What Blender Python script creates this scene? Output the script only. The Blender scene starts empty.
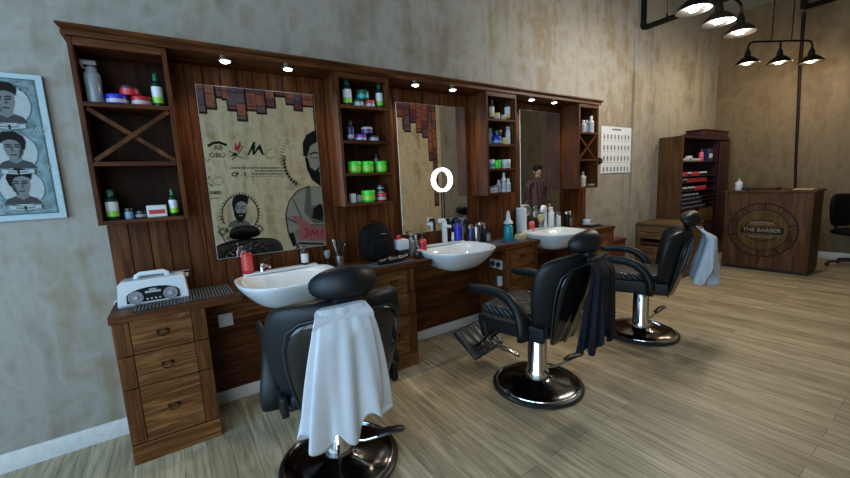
import bpy, bmesh, math, random
from mathutils import Vector, Matrix, noise
random.seed(7)
PI = math.pi
scn = bpy.context.scene
COL = scn.collection

# ------------------------------------------------------------------ camera
CAM = Vector((0.7999, -2.8652, 1.4531))
YAW, PITCH, ROLL, FPX = math.radians(33.6676), math.radians(8.2949), math.radians(-2.7584), 374.68
_f = Vector((math.sin(YAW)*math.cos(PITCH), math.cos(YAW)*math.cos(PITCH), -math.sin(PITCH)))
_r = Vector((math.cos(YAW), -math.sin(YAW), 0)); _u = _r.cross(_f)
CR = _r*math.cos(ROLL) + _u*math.sin(ROLL)
CU = -_r*math.sin(ROLL) + _u*math.cos(ROLL)
cd = bpy.data.cameras.new('camera'); co = bpy.data.objects.new('camera', cd); COL.objects.link(co)
cd.sensor_fit = 'HORIZONTAL'; cd.sensor_width = 36; cd.lens = FPX*36/850; cd.clip_start = 0.05; cd.clip_end = 60
m = Matrix.Identity(4)
for i, v in enumerate((CR, CU, -_f)):
    for k in range(3): m[k][i] = v[k]
m.translation = CAM
co.matrix_world = m
scn.camera = co
scn.view_settings.view_transform = 'Standard'; scn.view_settings.look = 'None'
scn.view_settings.gamma = 1; scn.view_settings.use_curve_mapping = False
scn.view_settings.exposure = 0.0
try:
    scn.cycles.use_denoising = True
    scn.cycles.max_bounces = 8; scn.cycles.diffuse_bounces = 4; scn.cycles.glossy_bounces = 5
    scn.cycles.caustics_reflective = False; scn.cycles.caustics_refractive = False
    scn.cycles.sample_clamp_indirect = 4.0
except Exception: pass

def at(px, py, ax, val):
    """measured photo point -> point of the place on the plane ax = val"""
    d = CR*((px-425)/FPX) - CU*((py-239)/FPX) + _f
    i = 'xyz'.index(ax)
    return CAM + d*((val-CAM[i])/d[i])

# ------------------------------------------------------------------ materials
def nmat(name):
    mt = bpy.data.materials.new(name); mt.use_nodes = True
    nt = mt.node_tree; b = nt.nodes['Principled BSDF']
    return mt, nt, b, nt.nodes.new, nt.links.new
def plain(name, col, rough=.5, metal=0., bump=0., bscale=40, coat=0., var=0.08):
    mt, nt, b, N, L = nmat(name)
    b.inputs['Roughness'].default_value = rough; b.inputs['Metallic'].default_value = metal
    b.inputs['Coat Weight'].default_value = coat
    tc = N('ShaderNodeTexCoord'); nz = N('ShaderNodeTexNoise'); nz.inputs['Scale'].default_value = bscale; nz.inputs['Detail'].default_value = 4
    L(tc.outputs['Object'], nz.inputs['Vector'])
    rp = N('ShaderNodeValToRGB'); rp.color_ramp.elements[0].position = .3; rp.color_ramp.elements[1].position = .7
    rp.color_ramp.elements[0].color = (*[c*(1-var) for c in col], 1); rp.color_ramp.elements[1].color = (*[min(1, c*(1+var)) for c in col], 1)
    L(nz.outputs['Fac'], rp.inputs['Fac']); L(rp.outputs['Color'], b.inputs['Base Color'])
    if bump:
        bp = N('ShaderNodeBump'); bp.inputs['Strength'].default_value = bump; bp.inputs['Distance'].default_value = .01
        L(nz.outputs['Fac'], bp.inputs['Height']); L(bp.outputs['Normal'], b.inputs['Normal'])
    return mt
def emis(name, col, s):
    mt, nt, b, N, L = nmat(name)
    b.inputs['Base Color'].default_value = (*col, 1); b.inputs['Emission Color'].default_value = (*col, 1); b.inputs['Emission Strength'].default_value = s
    return mt
def wood(name, c0, c1, c2, axis='z', rough=.42, scale=1.0, contrast=.5, knots=1.0):
    mt, nt, b, N, L = nmat(name)
    tc = N('ShaderNodeTexCoord'); oi = N('ShaderNodeObjectInfo')
    ad = N('ShaderNodeVectorMath'); ad.operation = 'ADD'
    sc = N('ShaderNodeVectorMath'); sc.operation = 'SCALE'; sc.inputs['Scale'].default_value = 7.3
    cx = N('ShaderNodeCombineXYZ')
    for k in 'XYZ': L(oi.outputs['Random'], cx.inputs[k])
    L(cx.outputs[0], sc.inputs[0]); L(tc.outputs['Object'], ad.inputs[0]); L(sc.outputs[0], ad.inputs[1])
    mp = N('ShaderNodeMapping'); s = [9*scale]*3; s['xyz'.index(axis)] = .9*scale
    mp.inputs['Scale'].default_value = s; L(ad.outputs[0], mp.inputs['Vector'])
    n1 = N('ShaderNodeTexNoise'); n1.inputs['Scale'].default_value = 1.3; n1.inputs['Detail'].default_value = 7; n1.inputs['Distortion'].default_value = 1.6*knots
    n1.inputs['Roughness'].default_value = .62
    L(mp.outputs[0], n1.inputs['Vector'])
    mp2 = N('ShaderNodeMapping'); s = [70*scale]*3; s['xyz'.index(axis)] = 2.5*scale
    mp2.inputs['Scale'].default_value = s; L(ad.outputs[0], mp2.inputs['Vector'])
    n2 = N('ShaderNodeTexNoise'); n2.inputs['Scale'].default_value = 1.5; n2.inputs['Detail'].default_value = 4; L(mp2.outputs[0], n2.inputs['Vector'])
    mx = N('ShaderNodeMath'); mx.operation = 'MULTIPLY_ADD'; mx.inputs[1].default_value = .35
    sb = N('ShaderNodeMath'); sb.operation = 'MULTIPLY'; sb.inputs[1].default_value = .72
    L(n2.outputs['Fac'], mx.inputs[0]); L(n1.outputs['Fac'], sb.inputs[0]); L(sb.outputs[0], mx.inputs[2])
    rp = N('ShaderNodeValToRGB'); e = rp.color_ramp.elements
    e[0].position = .5-contrast*.32; e[0].color = (*c0, 1); e[1].position = .5+contrast*.34; e[1].color = (*c2, 1)
    k = e.new(.52); k.color = (*c1, 1)
    L(mx.outputs[0], rp.inputs['Fac']); L(rp.outputs['Color'], b.inputs['Base Color'])
    b.inputs['Roughness'].default_value = rough; b.inputs['Specular IOR Level'].default_value = .13
    bp = N('ShaderNodeBump'); bp.inputs['Strength'].default_value = .25; bp.inputs['Distance'].default_value = .004
    L(mx.outputs[0], bp.inputs['Height']); L(bp.outputs['Normal'], b.inputs['Normal'])
    return mt
def plaster(name, stops, streak=1.0):
    mt, nt, b, N, L = nmat(name)
    tc = N('ShaderNodeTexCoord')
    def nz(sx, sy, sz, sc, det, dist=0, rough=.6):
        mp = N('ShaderNodeMapping'); mp.inputs['Scale'].default_value = (sx, sy, sz); L(tc.outputs['Object'], mp.inputs['Vector'])
        n = N('ShaderNodeTexNoise'); n.inputs['Scale'].default_value = sc; n.inputs['Detail'].default_value = det; n.inputs['Distortion'].default_value = dist
        n.inputs['Roughness'].default_value = rough
        L(mp.outputs[0], n.inputs['Vector']); return n
    a = nz(1, 1, .8, .8, 5, .6, .65); c = nz(3, 3, .4, 1.5*streak, 5, .5); d = nz(1, 1, 1, 6, 6, .5)
    m1 = N('ShaderNodeMath'); m1.operation = 'MULTIPLY'; m1.inputs[1].default_value = .45; L(a.outputs['Fac'], m1.inputs[0])
    m2 = N('ShaderNodeMath'); m2.operation = 'MULTIPLY_ADD'; m2.inputs[1].default_value = .33; L(c.outputs['Fac'], m2.inputs[0]); L(m1.outputs[0], m2.inputs[2])
    m3 = N('ShaderNodeMath'); m3.operation = 'MULTIPLY_ADD'; m3.inputs[1].default_value = .22; L(d.outputs['Fac'], m3.inputs[0]); L(m2.outputs[0], m3.inputs[2])
    rp = N('ShaderNodeValToRGB'); e = rp.color_ramp.elements
    while len(e) < len(stops): e.new(.5)
    for k, (p, cc) in enumerate(stops): e[k].position = p; e[k].color = (*cc, 1)
    L(m3.outputs[0], rp.inputs['Fac']); L(rp.outputs['Color'], b.inputs['Base Color'])
    b.inputs['Roughness'].default_value = .62
    bp = N('ShaderNodeBump'); bp.inputs['Strength'].default_value = .2; bp.inputs['Distance'].default_value = .02
    L(m3.outputs[0], bp.inputs['Height']); L(bp.outputs['Normal'], b.inputs['Normal'])
    return mt
def floor_mat():
    mt, nt, b, N, L = nmat('vinyl_planks')
    tc = N('ShaderNodeTexCoord'); sp = N('ShaderNodeSeparateXYZ'); L(tc.outputs['Object'], sp.inputs[0])
    cb = N('ShaderNodeCombineXYZ'); L(sp.outputs['Y'], cb.inputs['X']); L(sp.outputs['X'], cb.inputs['Y'])
    br = N('ShaderNodeTexBrick'); br.inputs['Scale'].default_value = 1; br.inputs['Brick Width'].default_value = 1.25; br.inputs['Row Height'].default_value = .115
    br.inputs['Mortar Size'].default_value = .0016; br.inputs['Mortar Smooth'].default_value = .3; br.offset = .37
    br.inputs['Color1'].default_value = (.35, .278, .175, 1); br.inputs['Color2'].default_value = (.50, .41, .275, 1); br.inputs['Mortar'].default_value = (.13, .11, .085, 1)
    L(cb.outputs[0], br.inputs['Vector'])
    mp = N('ShaderNodeMapping'); mp.inputs['Scale'].default_value = (26, 1.7, 1); L(tc.outputs['Object'], mp.inputs['Vector'])
    n = N('ShaderNodeTexNoise'); n.inputs['Scale'].default_value = 1.6; n.inputs['Detail'].default_value = 7; n.inputs['Distortion'].default_value = .7; n.inputs['Roughness'].default_value = .62
    L(mp.outputs[0], n.inputs['Vector'])
    rp = N('ShaderNodeValToRGB'); e = rp.color_ramp.elements; e[0].position = .32; e[0].color = (.42, .40, .37, 1); e[1].position = .68; e[1].color = (1.35, 1.33, 1.28, 1)
    L(n.outputs['Fac'], rp.inputs['Fac'])
    mx = N('ShaderNodeMix'); mx.data_type = 'RGBA'; mx.blend_type = 'MULTIPLY'; mx.inputs['Factor'].default_value = .85
    L(br.outputs['Color'], mx.inputs['A']); L(rp.outputs['Color'], mx.inputs['B']); L(mx.outputs['Result'], b.inputs['Base Color'])
    b.inputs['Roughness'].default_value = .42
    bp = N('ShaderNodeBump'); bp.inputs['Strength'].default_value = .15; bp.inputs['Distance'].default_value = .003
    L(n.outputs['Fac'], bp.inputs['Height']); L(bp.outputs['Normal'], b.inputs['Normal'])
    return mt
def quilted(name, col, line):
    """diamond stitched leather"""
    mt, nt, b, N, L = nmat(name)
    tc = N('ShaderNodeTexCoord'); sp = N('ShaderNodeSeparateXYZ'); L(tc.outputs['Object'], sp.inputs[0])
    zs = N('ShaderNodeMath'); zs.operation = 'SUBTRACT'; L(sp.outputs['Y'], zs.inputs[0]); L(sp.outputs['Z'], zs.inputs[1])
    hs = []
    for sg in (1, -1):
        a = N('ShaderNodeMath'); a.operation = 'MULTIPLY_ADD'; a.inputs[1].default_value = sg; L(sp.outputs['X'], a.inputs[0]); L(zs.outputs[0], a.inputs[2])
        c = N('ShaderNodeMath'); c.operation = 'MULTIPLY'; c.inputs[1].default_value = PI/.085; L(a.outputs[0], c.inputs[0])
        s = N('ShaderNodeMath'); s.operation = 'SINE'; L(c.outputs[0], s.inputs[0])
        v = N('ShaderNodeMath'); v.operation = 'ABSOLUTE'; L(s.outputs[0], v.inputs[0]); hs.append(v)
    mn = N('ShaderNodeMath'); mn.operation = 'MINIMUM'; L(hs[0].outputs[0], mn.inputs[0]); L(hs[1].outputs[0], mn.inputs[1])
    pw = N('ShaderNodeMath'); pw.operation = 'POWER'; pw.inputs[1].default_value = .5; L(mn.outputs[0], pw.inputs[0])
    rp = N('ShaderNodeValToRGB'); e = rp.color_ramp.elements; e[0].position = .22; e[0].color = (*line, 1); e[1].position = .36; e[1].color = (*col, 1)
    L(pw.outputs[0], rp.inputs['Fac']); L(rp.outputs['Color'], b.inputs['Base Color'])
    b.inputs['Roughness'].default_value = .38
    bp = N('ShaderNodeBump'); bp.inputs['Strength'].default_value = .7; bp.inputs['Distance'].default_value = .012
    L(pw.outputs[0], bp.inputs['Height']); L(bp.outputs['Normal'], b.inputs['Normal'])
    return mt
def plaid(name):
    mt, nt, b, N, L = nmat(name)
    tc = N('ShaderNodeTexCoord'); w = N('ShaderNodeTexWave'); w.wave_type = 'BANDS'; w.bands_direction = 'X'; w.inputs['Scale'].default_value = 6
    mp = N('ShaderNodeMapping'); mp.inputs['Rotation'].default_value = (0, 0, .8); L(tc.outputs['Object'], mp.inputs['Vector']); L(mp.outputs[0], w.inputs['Vector'])
    w2 = N('ShaderNodeTexWave'); w2.bands_direction = 'Z'; w2.inputs['Scale'].default_value = 3; L(tc.outputs['Object'], w2.inputs['Vector'])
    mu = N('ShaderNodeMath'); mu.operation = 'MULTIPLY_ADD'; mu.inputs[1].default_value = .3; L(w2.outputs['Fac'], mu.inputs[0]); L(w.outputs['Fac'], mu.inputs[2])
    rp = N('ShaderNodeValToRGB'); e = rp.color_ramp.elements; e[0].position = .45; e[0].color = (.022, .009, .011, 1); e[1].position = .85; e[1].color = (.10, .05, .055, 1)
    L(mu.outputs[0], rp.inputs['Fac']); L(rp.outputs['Color'], b.inputs['Base Color']); b.inputs['Roughness'].default_value = .85
    return mt
def clear_plastic(name, col, rough=.12):
    mt, nt, b, N, L = nmat(name)
    b.inputs['Base Color'].default_value = (*col, 1); b.inputs['Roughness'].default_value = rough
    b.inputs['Transmission Weight'].default_value = .55; b.inputs['IOR'].default_value = 1.3
    return mt

M = {}
M['plaster'] = plaster('mottled_plaster', [(.30, (.10, .076, .047)), (.41, (.20, .165, .118)), (.50, (.29, .27, .232)), (.58, (.21, .162, .10)), (.70, (.34, .33, .305))])
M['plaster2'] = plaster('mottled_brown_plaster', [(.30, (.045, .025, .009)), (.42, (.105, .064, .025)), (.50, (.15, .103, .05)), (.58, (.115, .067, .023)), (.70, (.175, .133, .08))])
M['floor'] = floor_mat()
M['ceiling'] = plain('ceiling_paint', (.30, .32, .30), .8, bscale=5)
M['skirt'] = plain('white_skirting', (.62, .63, .62), .45)
M['wood'] = wood('walnut_wood', (.017, .0042, .0018), (.066, .0195, .0058), (.135, .045, .0135), 'z', .42)
M['woodx'] = wood('walnut_wood_along', (.018, .0046, .002), (.064, .0195, .006), (.125, .043, .0135), 'x', .42)
M['woodshade'] = wood('walnut_wood_shaded', (.006, .002, .0012), (.020, .0062, .0026), (.042, .014, .005), 'z', .6)  # darker walnut copy, shade inside the shelves put into its colour
M['rust'] = wood('rustic_oak_stain', (.020, .0062, .0022), (.118, .044, .0125), (.26, .115, .038), 'x', .45, 1.0, .62, 1.9)
M['rustz'] = wood('rustic_oak_stain_upright', (.020, .0065, .0022), (.092, .033, .0095), (.185, .076, .024), 'z', .45, 1.0, .6, 1.3)
M['groove'] = wood('pale_groove', (.07, .028, .011), (.13, .058, .024), (.19, .09, .04), 'z', .5)
M['dwood'] = wood('dark_reception_wood', (.032, .013, .006), (.075, .034, .016), (.125, .060, .030), 'z', .5, .8)
M['dwoodside'] = wood('brown_cabinet_side', (.030, .012, .004), (.064, .029, .010), (.10, .049, .019), 'z', .5, .8)
M['crate'] = wood('crate_wood', (.07, .037, .015), (.125, .070, .030), (.19, .115, .054), 'y', .55, 1)
M['maroon'] = plain('dark_maroon_lacquer', (.030, .008, .010), .35)
M['redbox'] = plain('dark_red_paint', (.09, .012, .010), .5)
M['black'] = plain('black_plastic', (.010, .010, .012), .35)
M['gloss'] = plain('gloss_black_shell', (.004, .0045, .005), .18, coat=.3)
M['leather'] = plain('black_leather', (.0048, .0068, .0088), .44, bump=.12, bscale=160)
M['quilt'] = quilted('quilted_black_leather', (.008, .0095, .011), (.075, .08, .085))
M['tufted'] = quilted('tufted_black_leather', (.008, .014, .018), (.018, .026, .03))
M['piping'] = plain('grey_piping', (.02, .026, .03), .4)
M['iron'] = plain('dark_iron', (.015, .012, .010), .45, .8)
M['chrome'] = plain('chrome', (.70, .70, .70), .12, 1., var=.02)
M['dchrome'] = plain('dark_polished_steel', (.16, .15, .145), .16, 1., var=.03)
M['steel'] = plain('brushed_steel', (.45, .45, .46), .3, 1.)
M['ceramic'] = plain('white_ceramic', (.64, .67, .69), .12, coat=.5, var=.02)
M['white'] = plain('white_plastic', (.57, .60, .62), .4, var=.03)
M['offw'] = plain('offwhite_plastic', (.55, .56, .55), .5)
M['grey'] = plain('grey_plastic', (.20, .20, .21), .5)
M['paper'] = plain('white_paper', (.62, .64, .68), .7, var=.03)
M['cloth_w'] = plain('white_nylon_cape', (.52, .55, .60), .6, bump=.05, bscale=25, var=.03)
M['cloth_k'] = plain('black_nylon_cape', (.006, .007, .012), .72, bump=.1, bscale=30)
M['cloth_bag'] = plain('black_bag_fabric', (.004, .0036, .004), .8, bump=.3, bscale=60)
M['mat'] = plain('black_ribbed_mat', (.012, .013, .014), .5)
M['matrib'] = plain('grey_ribbed_mat', (.10, .105, .11), .5)
mt, nt, b, N, L = nmat('mirror_glass'); b.inputs['Base Color'].default_value = (.82, .83, .82, 1); b.inputs['Metallic'].default_value = 1; b.inputs['Roughness'].default_value = .015; M['mirror'] = mt
M['edge'] = plain('bevelled_glass_edge', (.55, .6, .6), .2, .6)
M['bulb'] = emis('lit_bulb', (1.0, .97, .9), 18)
M['bulbcool'] = emis('lit_cool_bulb', (.90, .97, 1.0), 24)
M['spot'] = emis('lit_spot', (1.0, .93, .82), 14)
M['ring'] = emis('lit_ring_light', (.96, .98, 1.0), 3.2)
M['shadein'] = plain('cream_enamel_inside', (.62, .50, .0), .4)
M['pane'] = clear_plastic('window_glass', (.9, .95, 1.0), .0)
M['clear'] = plain('clear_bottle', (.20, .24, .26), .2)
M['cgreen'] = clear_plastic('dark_green_bottle', (.012, .07, .035))
M['cyellow'] = clear_plastic('amber_bottle', (.10, .075, .03))
for n, c in dict(green=(.05, .62, .03), lime=(.22, .55, .04), dgreen=(.005, .07, .026), red=(.42, .012, .022), salmon=(.55, .06, .05), pink=(.60, .09, .16), blue=(.012, .022, .42), navy=(.012, .02, .09),
                 purple=(.13, .03, .24), teal=(.01, .26, .30), yellow=(.50, .44, .16), beige=(.45, .36, .22), tan=(.50, .40, .20), cyanb=(.16, .30, .42), silver=(.35, .35, .37), skinp=(.42, .33, .24)).items():
    M[n] = plain(n+'_plastic', c, .32, var=.05)
M['ink'] = plain('black_ink', (.012, .011, .010), .8); M['inkg'] = plain('grey_ink', (.13, .125, .11), .8); M['inkl'] = plain('pale_ink', (.30, .29, .25), .8); M['inkr'] = plain('red_ink', (.40, .025, .03), .8)
M['inkp'] = plain('rose_ink', (.36, .12, .12), .8); M['inkb'] = plain('blue_ink', (.05, .09, .35), .7)
M['parch'] = plaster('parchment_print', [(.36, (.24, .165, .08)), (.45, (.52, .40, .235)), (.53, (.66, .54, .345)), (.63, (.40, .28, .13))], 1.6)
M['brick1'] = plain('printed_brick', (.30, .095, .055), .85, bscale=8, var=.35); M['brick2'] = plain('printed_dark_brick', (.14, .042, .045), .85, bscale=8, var=.35); M['brick3'] = plain('printed_mauve_brick', (.13, .085, .09), .85, bscale=8, var=.3)
M['note'] = plain('banknote_print', (.125, .20, .215), .75, bscale=30, var=.45); M['notel'] = plain('banknote_border', (.36, .46, .49), .7); M['noted'] = plain('banknote_dark_print', (.05, .085, .10), .75); M['notep'] = plain('portrait_oval_print', (.33, .37, .37), .75)
M['pface'] = plain('portrait_face_print', (.15, .155, .155), .75); M['pshade'] = plain('portrait_shade_print', (.05, .052, .055), .75)
M['logo'] = plain('dark_burnt_logo', (.012, .006, .006), .6); M['logoin'] = wood('golden_logo_wood', (.05, .026, .008), (.085, .048, .014), (.12, .07, .02), 'z', .5, .8); M['logol'] = plain('pale_logo_lettering', (.20, .165, .115), .6)
M['skin'] = plain('skin', (.40, .24, .17), .55); M['hair'] = plain('black_hair', (.010, .008, .007), .6, bump=.4, bscale=90); M['shirt'] = plaid('plaid_shirt'); M['jeans'] = plain('dark_trousers', (.02, .022, .03), .8); M['shoe'] = plain('black_shoes', (.012, .012, .012), .5)

for n, sp_ in dict(ink=.1, inkg=.15, pface=.15, pshade=.1, hair=.2, leather=.32, cloth_k=.2, cloth_bag=.15, maroon=.25, logo=.2, tufted=.35, mat=.25, iron=.4).items():
    M[n].node_tree.nodes['Principled BSDF'].inputs['Specular IOR Level'].default_value = sp_
# ------------------------------------------------------------------ mesh tools
class MB:
    def __init__(s): s.bm = bmesh.new(); s.mi = 0
    def _new(s, fs):
        for f in fs: f.material_index = s.mi
    def box(s, c, d, rot=None, bev=0., seg=2, taper=None):
        r = bmesh.ops.create_cube(s.bm, size=1)
        vs = r['verts']
        for v in vs:
            v.co = Vector((v.co.x*d[0], v.co.y*d[1], v.co.z*d[2]))
            if taper and v.co.z > 0: v.co.x *= taper[0]; v.co.y *= taper[1]
        fs = list({f for v in vs for f in v.link_faces}); s._new(fs)
        if bev > 0:
            es = list({e for v in vs for e in v.link_edges})
            g = bmesh.ops.bevel(s.bm, geom=es, offset=bev, segments=seg, profile=.6, affect='EDGES')
            vs = list({v for v in vs if v.is_valid} | set(g['verts'])); s._new(g['faces'])
        M4 = Matrix.Translation(c)
        if rot: M4 = M4 @ (Matrix.Rotation(rot[2], 4, 'Z') @ Matrix.Rotation(rot[1], 4, 'Y') @ Matrix.Rotation(rot[0], 4, 'X'))
        for v in vs: v.co = M4 @ v.co
        return s
    def lathe(s, prof, c=(0, 0, 0), seg=24, M4=None, sx=1., sy=1.):
        rings = []
        T = Matrix.Translation(c) @ (M4 or Matrix.Identity(4))
        for r, z in prof:
            if r < 1e-6: rings.append([s.bm.verts.new(T @ Vector((0, 0, z)))])
            else: rings.append([s.bm.verts.new(T @ Vector((r*sx*math.cos(2*PI*k/seg), r*sy*math.sin(2*PI*k/seg), z))) for k in range(seg)])
        fs = []
        for a, b in zip(rings, rings[1:]):
            for k in range(seg):
                k2 = (k+1) % seg
                if len(a) == 1 and len(b) == 1: continue
                if len(a) == 1: fs.append(s.bm.faces.new((a[0], b[k], b[k2])))
                elif len(b) == 1: fs.append(s.bm.faces.new((a[k], b[0], a[k2])))
                else: fs.append(s.bm.faces.new((a[k], b[k], b[k2], a[k2])))
        for ring, fl in ((rings[0], 0), (rings[-1], 1)):
            if len(ring) > 2: fs.append(s.bm.faces.new(ring))
        s._new(fs); return s
    def cyl(s, p0, p1, r0, r1=None, seg=16):
        p0 = Vector(p0); p1 = Vector(p1); r1 = r0 if r1 is None else r1
        d = p1-p0; q = d.to_track_quat('Z', 'Y').to_matrix().to_4x4()
        return s.lathe([(r0, 0), (r1, d.length)], p0, seg, q)
    def loft(s, rings, cap=True, closed=True):
        vr = [[s.bm.verts.new(p) for p in r] for r in rings]; fs = []
        n = len(vr[0])
        for a, b in zip(vr, vr[1:]):
            for k in range(n if closed else n-1):
                k2 = (k+1) % n
                fs.append(s.bm.faces.new((a[k], a[k2], b[k2], b[k])))
        if cap and closed: fs += [s.bm.faces.new(vr[0]), s.bm.faces.new(vr[-1])]
        s._new(fs); return s
    def tube(s, pts, r, seg=10, flat=None, up=(0, 0, 1), close=False):
        """sweep a round (or rx, ry) section along pts"""
        P = [Vector(p) for p in pts]; rings = []; n = len(P)
        rr = r if isinstance(r, (list, tuple)) else [r]*n
        for i, p in enumerate(P):
            if close: t = (P[(i+1) % n]-P[i-1]).normalized()
            else: t = (P[min(i+1, n-1)]-P[max(i-1, 0)]).normalized()
            a = Vector(up).cross(t)
            if a.length < 1e-3: a = Vector((1, 0, 0)).cross(t)
            a.normalize(); b = t.cross(a)
            fx, fy = flat[i] if flat and isinstance(flat, list) else (flat or (1, 1))
            rings.append([p+a*(rr[i]*fx*math.cos(2*PI*k/seg))+b*(rr[i]*fy*math.sin(2*PI*k/seg)) for k in range(seg)])
        if close: rings.append(rings[0][:]); return s.loft(rings, cap=False)
        return s.loft(rings)
    def prism(s, poly, axis, a0, a1):
        """poly in the two other axes (order xyz), extruded along axis"""
        i = 'xyz'.index(axis); o = [k for k in range(3) if k != i]
        def P(p, a):
            v = [0, 0, 0]; v[o[0]] = p[0]; v[o[1]] = p[1]; v[i] = a; return v
        return s.loft([[P(p, a0) for p in poly], [P(p, a1) for p in poly]])
    def ball(s, c, r, seg=16, M4=None):
        rx, ry, rz = r if isinstance(r, (list, tuple)) else (r, r, r)
        n = seg//2
        prof = [(math.sin(PI*k/n), -math.cos(PI*k/n)*rz) for k in range(n+1)]
        prof[0] = (0, -rz); prof[-1] = (0, rz)
        return s.lathe(prof, c, seg, M4, rx, ry)
    def poly(s, pts, mi=None):
        f = s.bm.faces.new([s.bm.verts.new(p) for p in pts]); f.material_index = s.mi if mi is None else mi
        return s
    def text(s, body, size, M4, mi=None, extrude=0., bold=0.):
        cu = bpy.data.curves.new('lettering', 'FONT'); cu.body = body; cu.size = size; cu.align_x = 'CENTER'; cu.align_y = 'CENTER'; cu.extrude = extrude; cu.offset = bold; cu.resolution_u = 3
        ob = bpy.data.objects.new('lettering', cu); me = ob.to_mesh()
        me.transform(M4); n0 = len(s.bm.faces); s.bm.from_mesh(me); s.bm.faces.ensure_lookup_table()
        for f in s.bm.faces[n0:]: f.material_index = s.mi if mi is None else mi
        ob.to_mesh_clear(); bpy.data.objects.remove(ob); bpy.data.curves.remove(cu); return s
    def build(s, name, mats, parent=None, loc=(0, 0, 0), rz=0., smooth=38, sub=0, normals=True):
        if normals: bmesh.ops.recalc_face_normals(s.bm, faces=s.bm.faces)
        me = bpy.data.meshes.new(name); s.bm.to_mesh(me); s.bm.free()
        for mt in (mats if isinstance(mats, (list, tuple)) else [mats]): me.materials.append(mt)
        if smooth:
            me.polygons.foreach_set('use_smooth', [True]*len(me.polygons))
            if not sub: me.set_sharp_from_angle(angle=math.radians(smooth))
        o = bpy.data.objects.new(name, me); COL.objects.link(o); o.location = loc; o.rotation_euler = (0, 0, rz)
        if parent: o.parent = parent
        if sub:
            md = o.modifiers.new('subdivision', 'SUBSURF'); md.levels = sub; md.render_levels = sub
        return o
def tag(o, label=None, cat=None, group=None, kind=None):
    if label: o['label'] = label
    if cat: o['category'] = cat
    if group: o['group'] = group
    if kind: o['kind'] = kind
    return o
def thing(name, label, cat, loc=(0, 0, 0), rz=0., group=None):
    o = bpy.data.objects.new(name, None); COL.objects.link(o); o.location = loc; o.rotation_euler = (0, 0, rz); o.empty_display_size = .05
    return tag(o, label, cat, group)
def dup(root, loc, rz, label, group=None):
    r = root.copy(); COL.objects.link(r); r.location = loc; r.rotation_euler = (0, 0, rz); r['label'] = label
    if group: r['group'] = group
    for ch in list(root.children):
        c = ch.copy(); COL.objects.link(c); c.parent = r
        for g in list(ch.children):
            d = g.copy(); COL.objects.link(d); d.parent = c
    return r
def struct(o): o['kind'] = 'structure'; return o
def one(name, label, cat, mb, mats, loc=(0, 0, 0), rz=0., group=None, smooth=38, sub=0):
    return tag(mb.build(name, mats, None, loc, rz, smooth, sub), label, cat, group)

# flat drawing on a wall: map(u, v) -> 3D, layers lifted by k
class Draw:
    def __init__(s, mb, fn, lift, nrm): s.mb = mb; s.fn = fn; s.lift = lift; s.n = Vector(nrm); s.k = 1
    def P(s, u, v): return Vector(s.fn(u, v)) + s.n*(s.lift*s.k)
    def fill(s, pts, mi): s.k += 1; s.mb.poly([s.P(*p) for p in pts], mi)
    def disc(s, u, v, ru, rv, mi, n=28, a0=0, a1=2*PI): s.fill([(u+ru*math.cos(a0+(a1-a0)*k/n), v+rv*math.sin(a0+(a1-a0)*k/n)) for k in range(n + (0 if a1-a0 > 6.28 else 1))], mi)
    def line(s, pts, w, mi):
        s.k += 1
        for a, b in zip(pts, pts[1:]):
            d = Vector((b[0]-a[0], b[1]-a[1]))
            if d.length < 1e-6: continue
            n = Vector((-d.y, d.x)).normalized()*(w/2); e = d.normalized()*w*.25
            s.mb.poly([s.P(a[0]-e.x+n.x, a[1]-e.y+n.y), s.P(b[0]+e.x+n.x, b[1]+e.y+n.y), s.P(b[0]+e.x-n.x, b[1]+e.y-n.y), s.P(a[0]-e.x-n.x, a[1]-e.y-n.y)], mi)
    def ring(s, u, v, ru, rv, w, mi, n=36, a0=0., a1=2*PI): s.line([(u+ru*math.cos(a0+(a1-a0)*k/n), v+rv*math.sin(a0+(a1-a0)*k/n)) for k in range(n+1)], w, mi)

# ------------------------------------------------------------------ the room
X0, X1, Y0, Y1, ZC = -2.4, 9.2, -4.8, 0.0, 4.1
def slab(name, x0, x1, y0, y1, z0, z1, mat):
    return struct(MB().box(((x0+x1)/2, (y0+y1)/2, (z0+z1)/2), (x1-x0, y1-y0, z1-z0)).build(name, mat, smooth=0))
slab('floor', X0-.2, X1+.2, Y0-.2, Y1+.2, -.1, 0, M['floor'])
slab('ceiling', X0-.2, X1+.2, Y0-.2, Y1+.2, ZC, ZC+.1, M['ceiling'])
slab('wall_back', X0-.2, X1+.2, Y1, Y1+.15, 0, ZC, M['plaster'])
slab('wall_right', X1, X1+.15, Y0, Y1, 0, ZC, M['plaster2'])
vx0, vx1, vz0, vz1 = -2.1, .2, .3, 3.4  # unseen window opening, added so the back wall is lit frontally
mb = MB()
for x0, x1, z0, z1 in ((X0-.2, vx0, 0, ZC), (vx1, X1+.2, 0, ZC), (vx0, vx1, 0, vz0), (vx0, vx1, vz1, ZC)):
    mb.box(((x0+x1)/2, Y0-.075, (z0+z1)/2), (x1-x0, .15, z1-z0))
struct(mb.build('wall_front', M['plaster'], smooth=0))
wf = MB()
for x in (vx0+.03, (vx0+vx1)/2, vx1-.03): wf.box((x, Y0-.07, (vz0+vz1)/2), (.06, .06, vz1-vz0))
for z in (vz0+.03, vz1-.03): wf.box(((vx0+vx1)/2, Y0-.07, z), (vx1-vx0, .06, .06))
win = struct(wf.build('added_window', M['grey'], smooth=0))
MB().box(((vx0+vx1)/2, Y0-.07, (vz0+vz1)/2), (vx1-vx0-.1, .008, vz1-vz0-.1)).build('pane', M['pane'], win, smooth=0)
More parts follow.
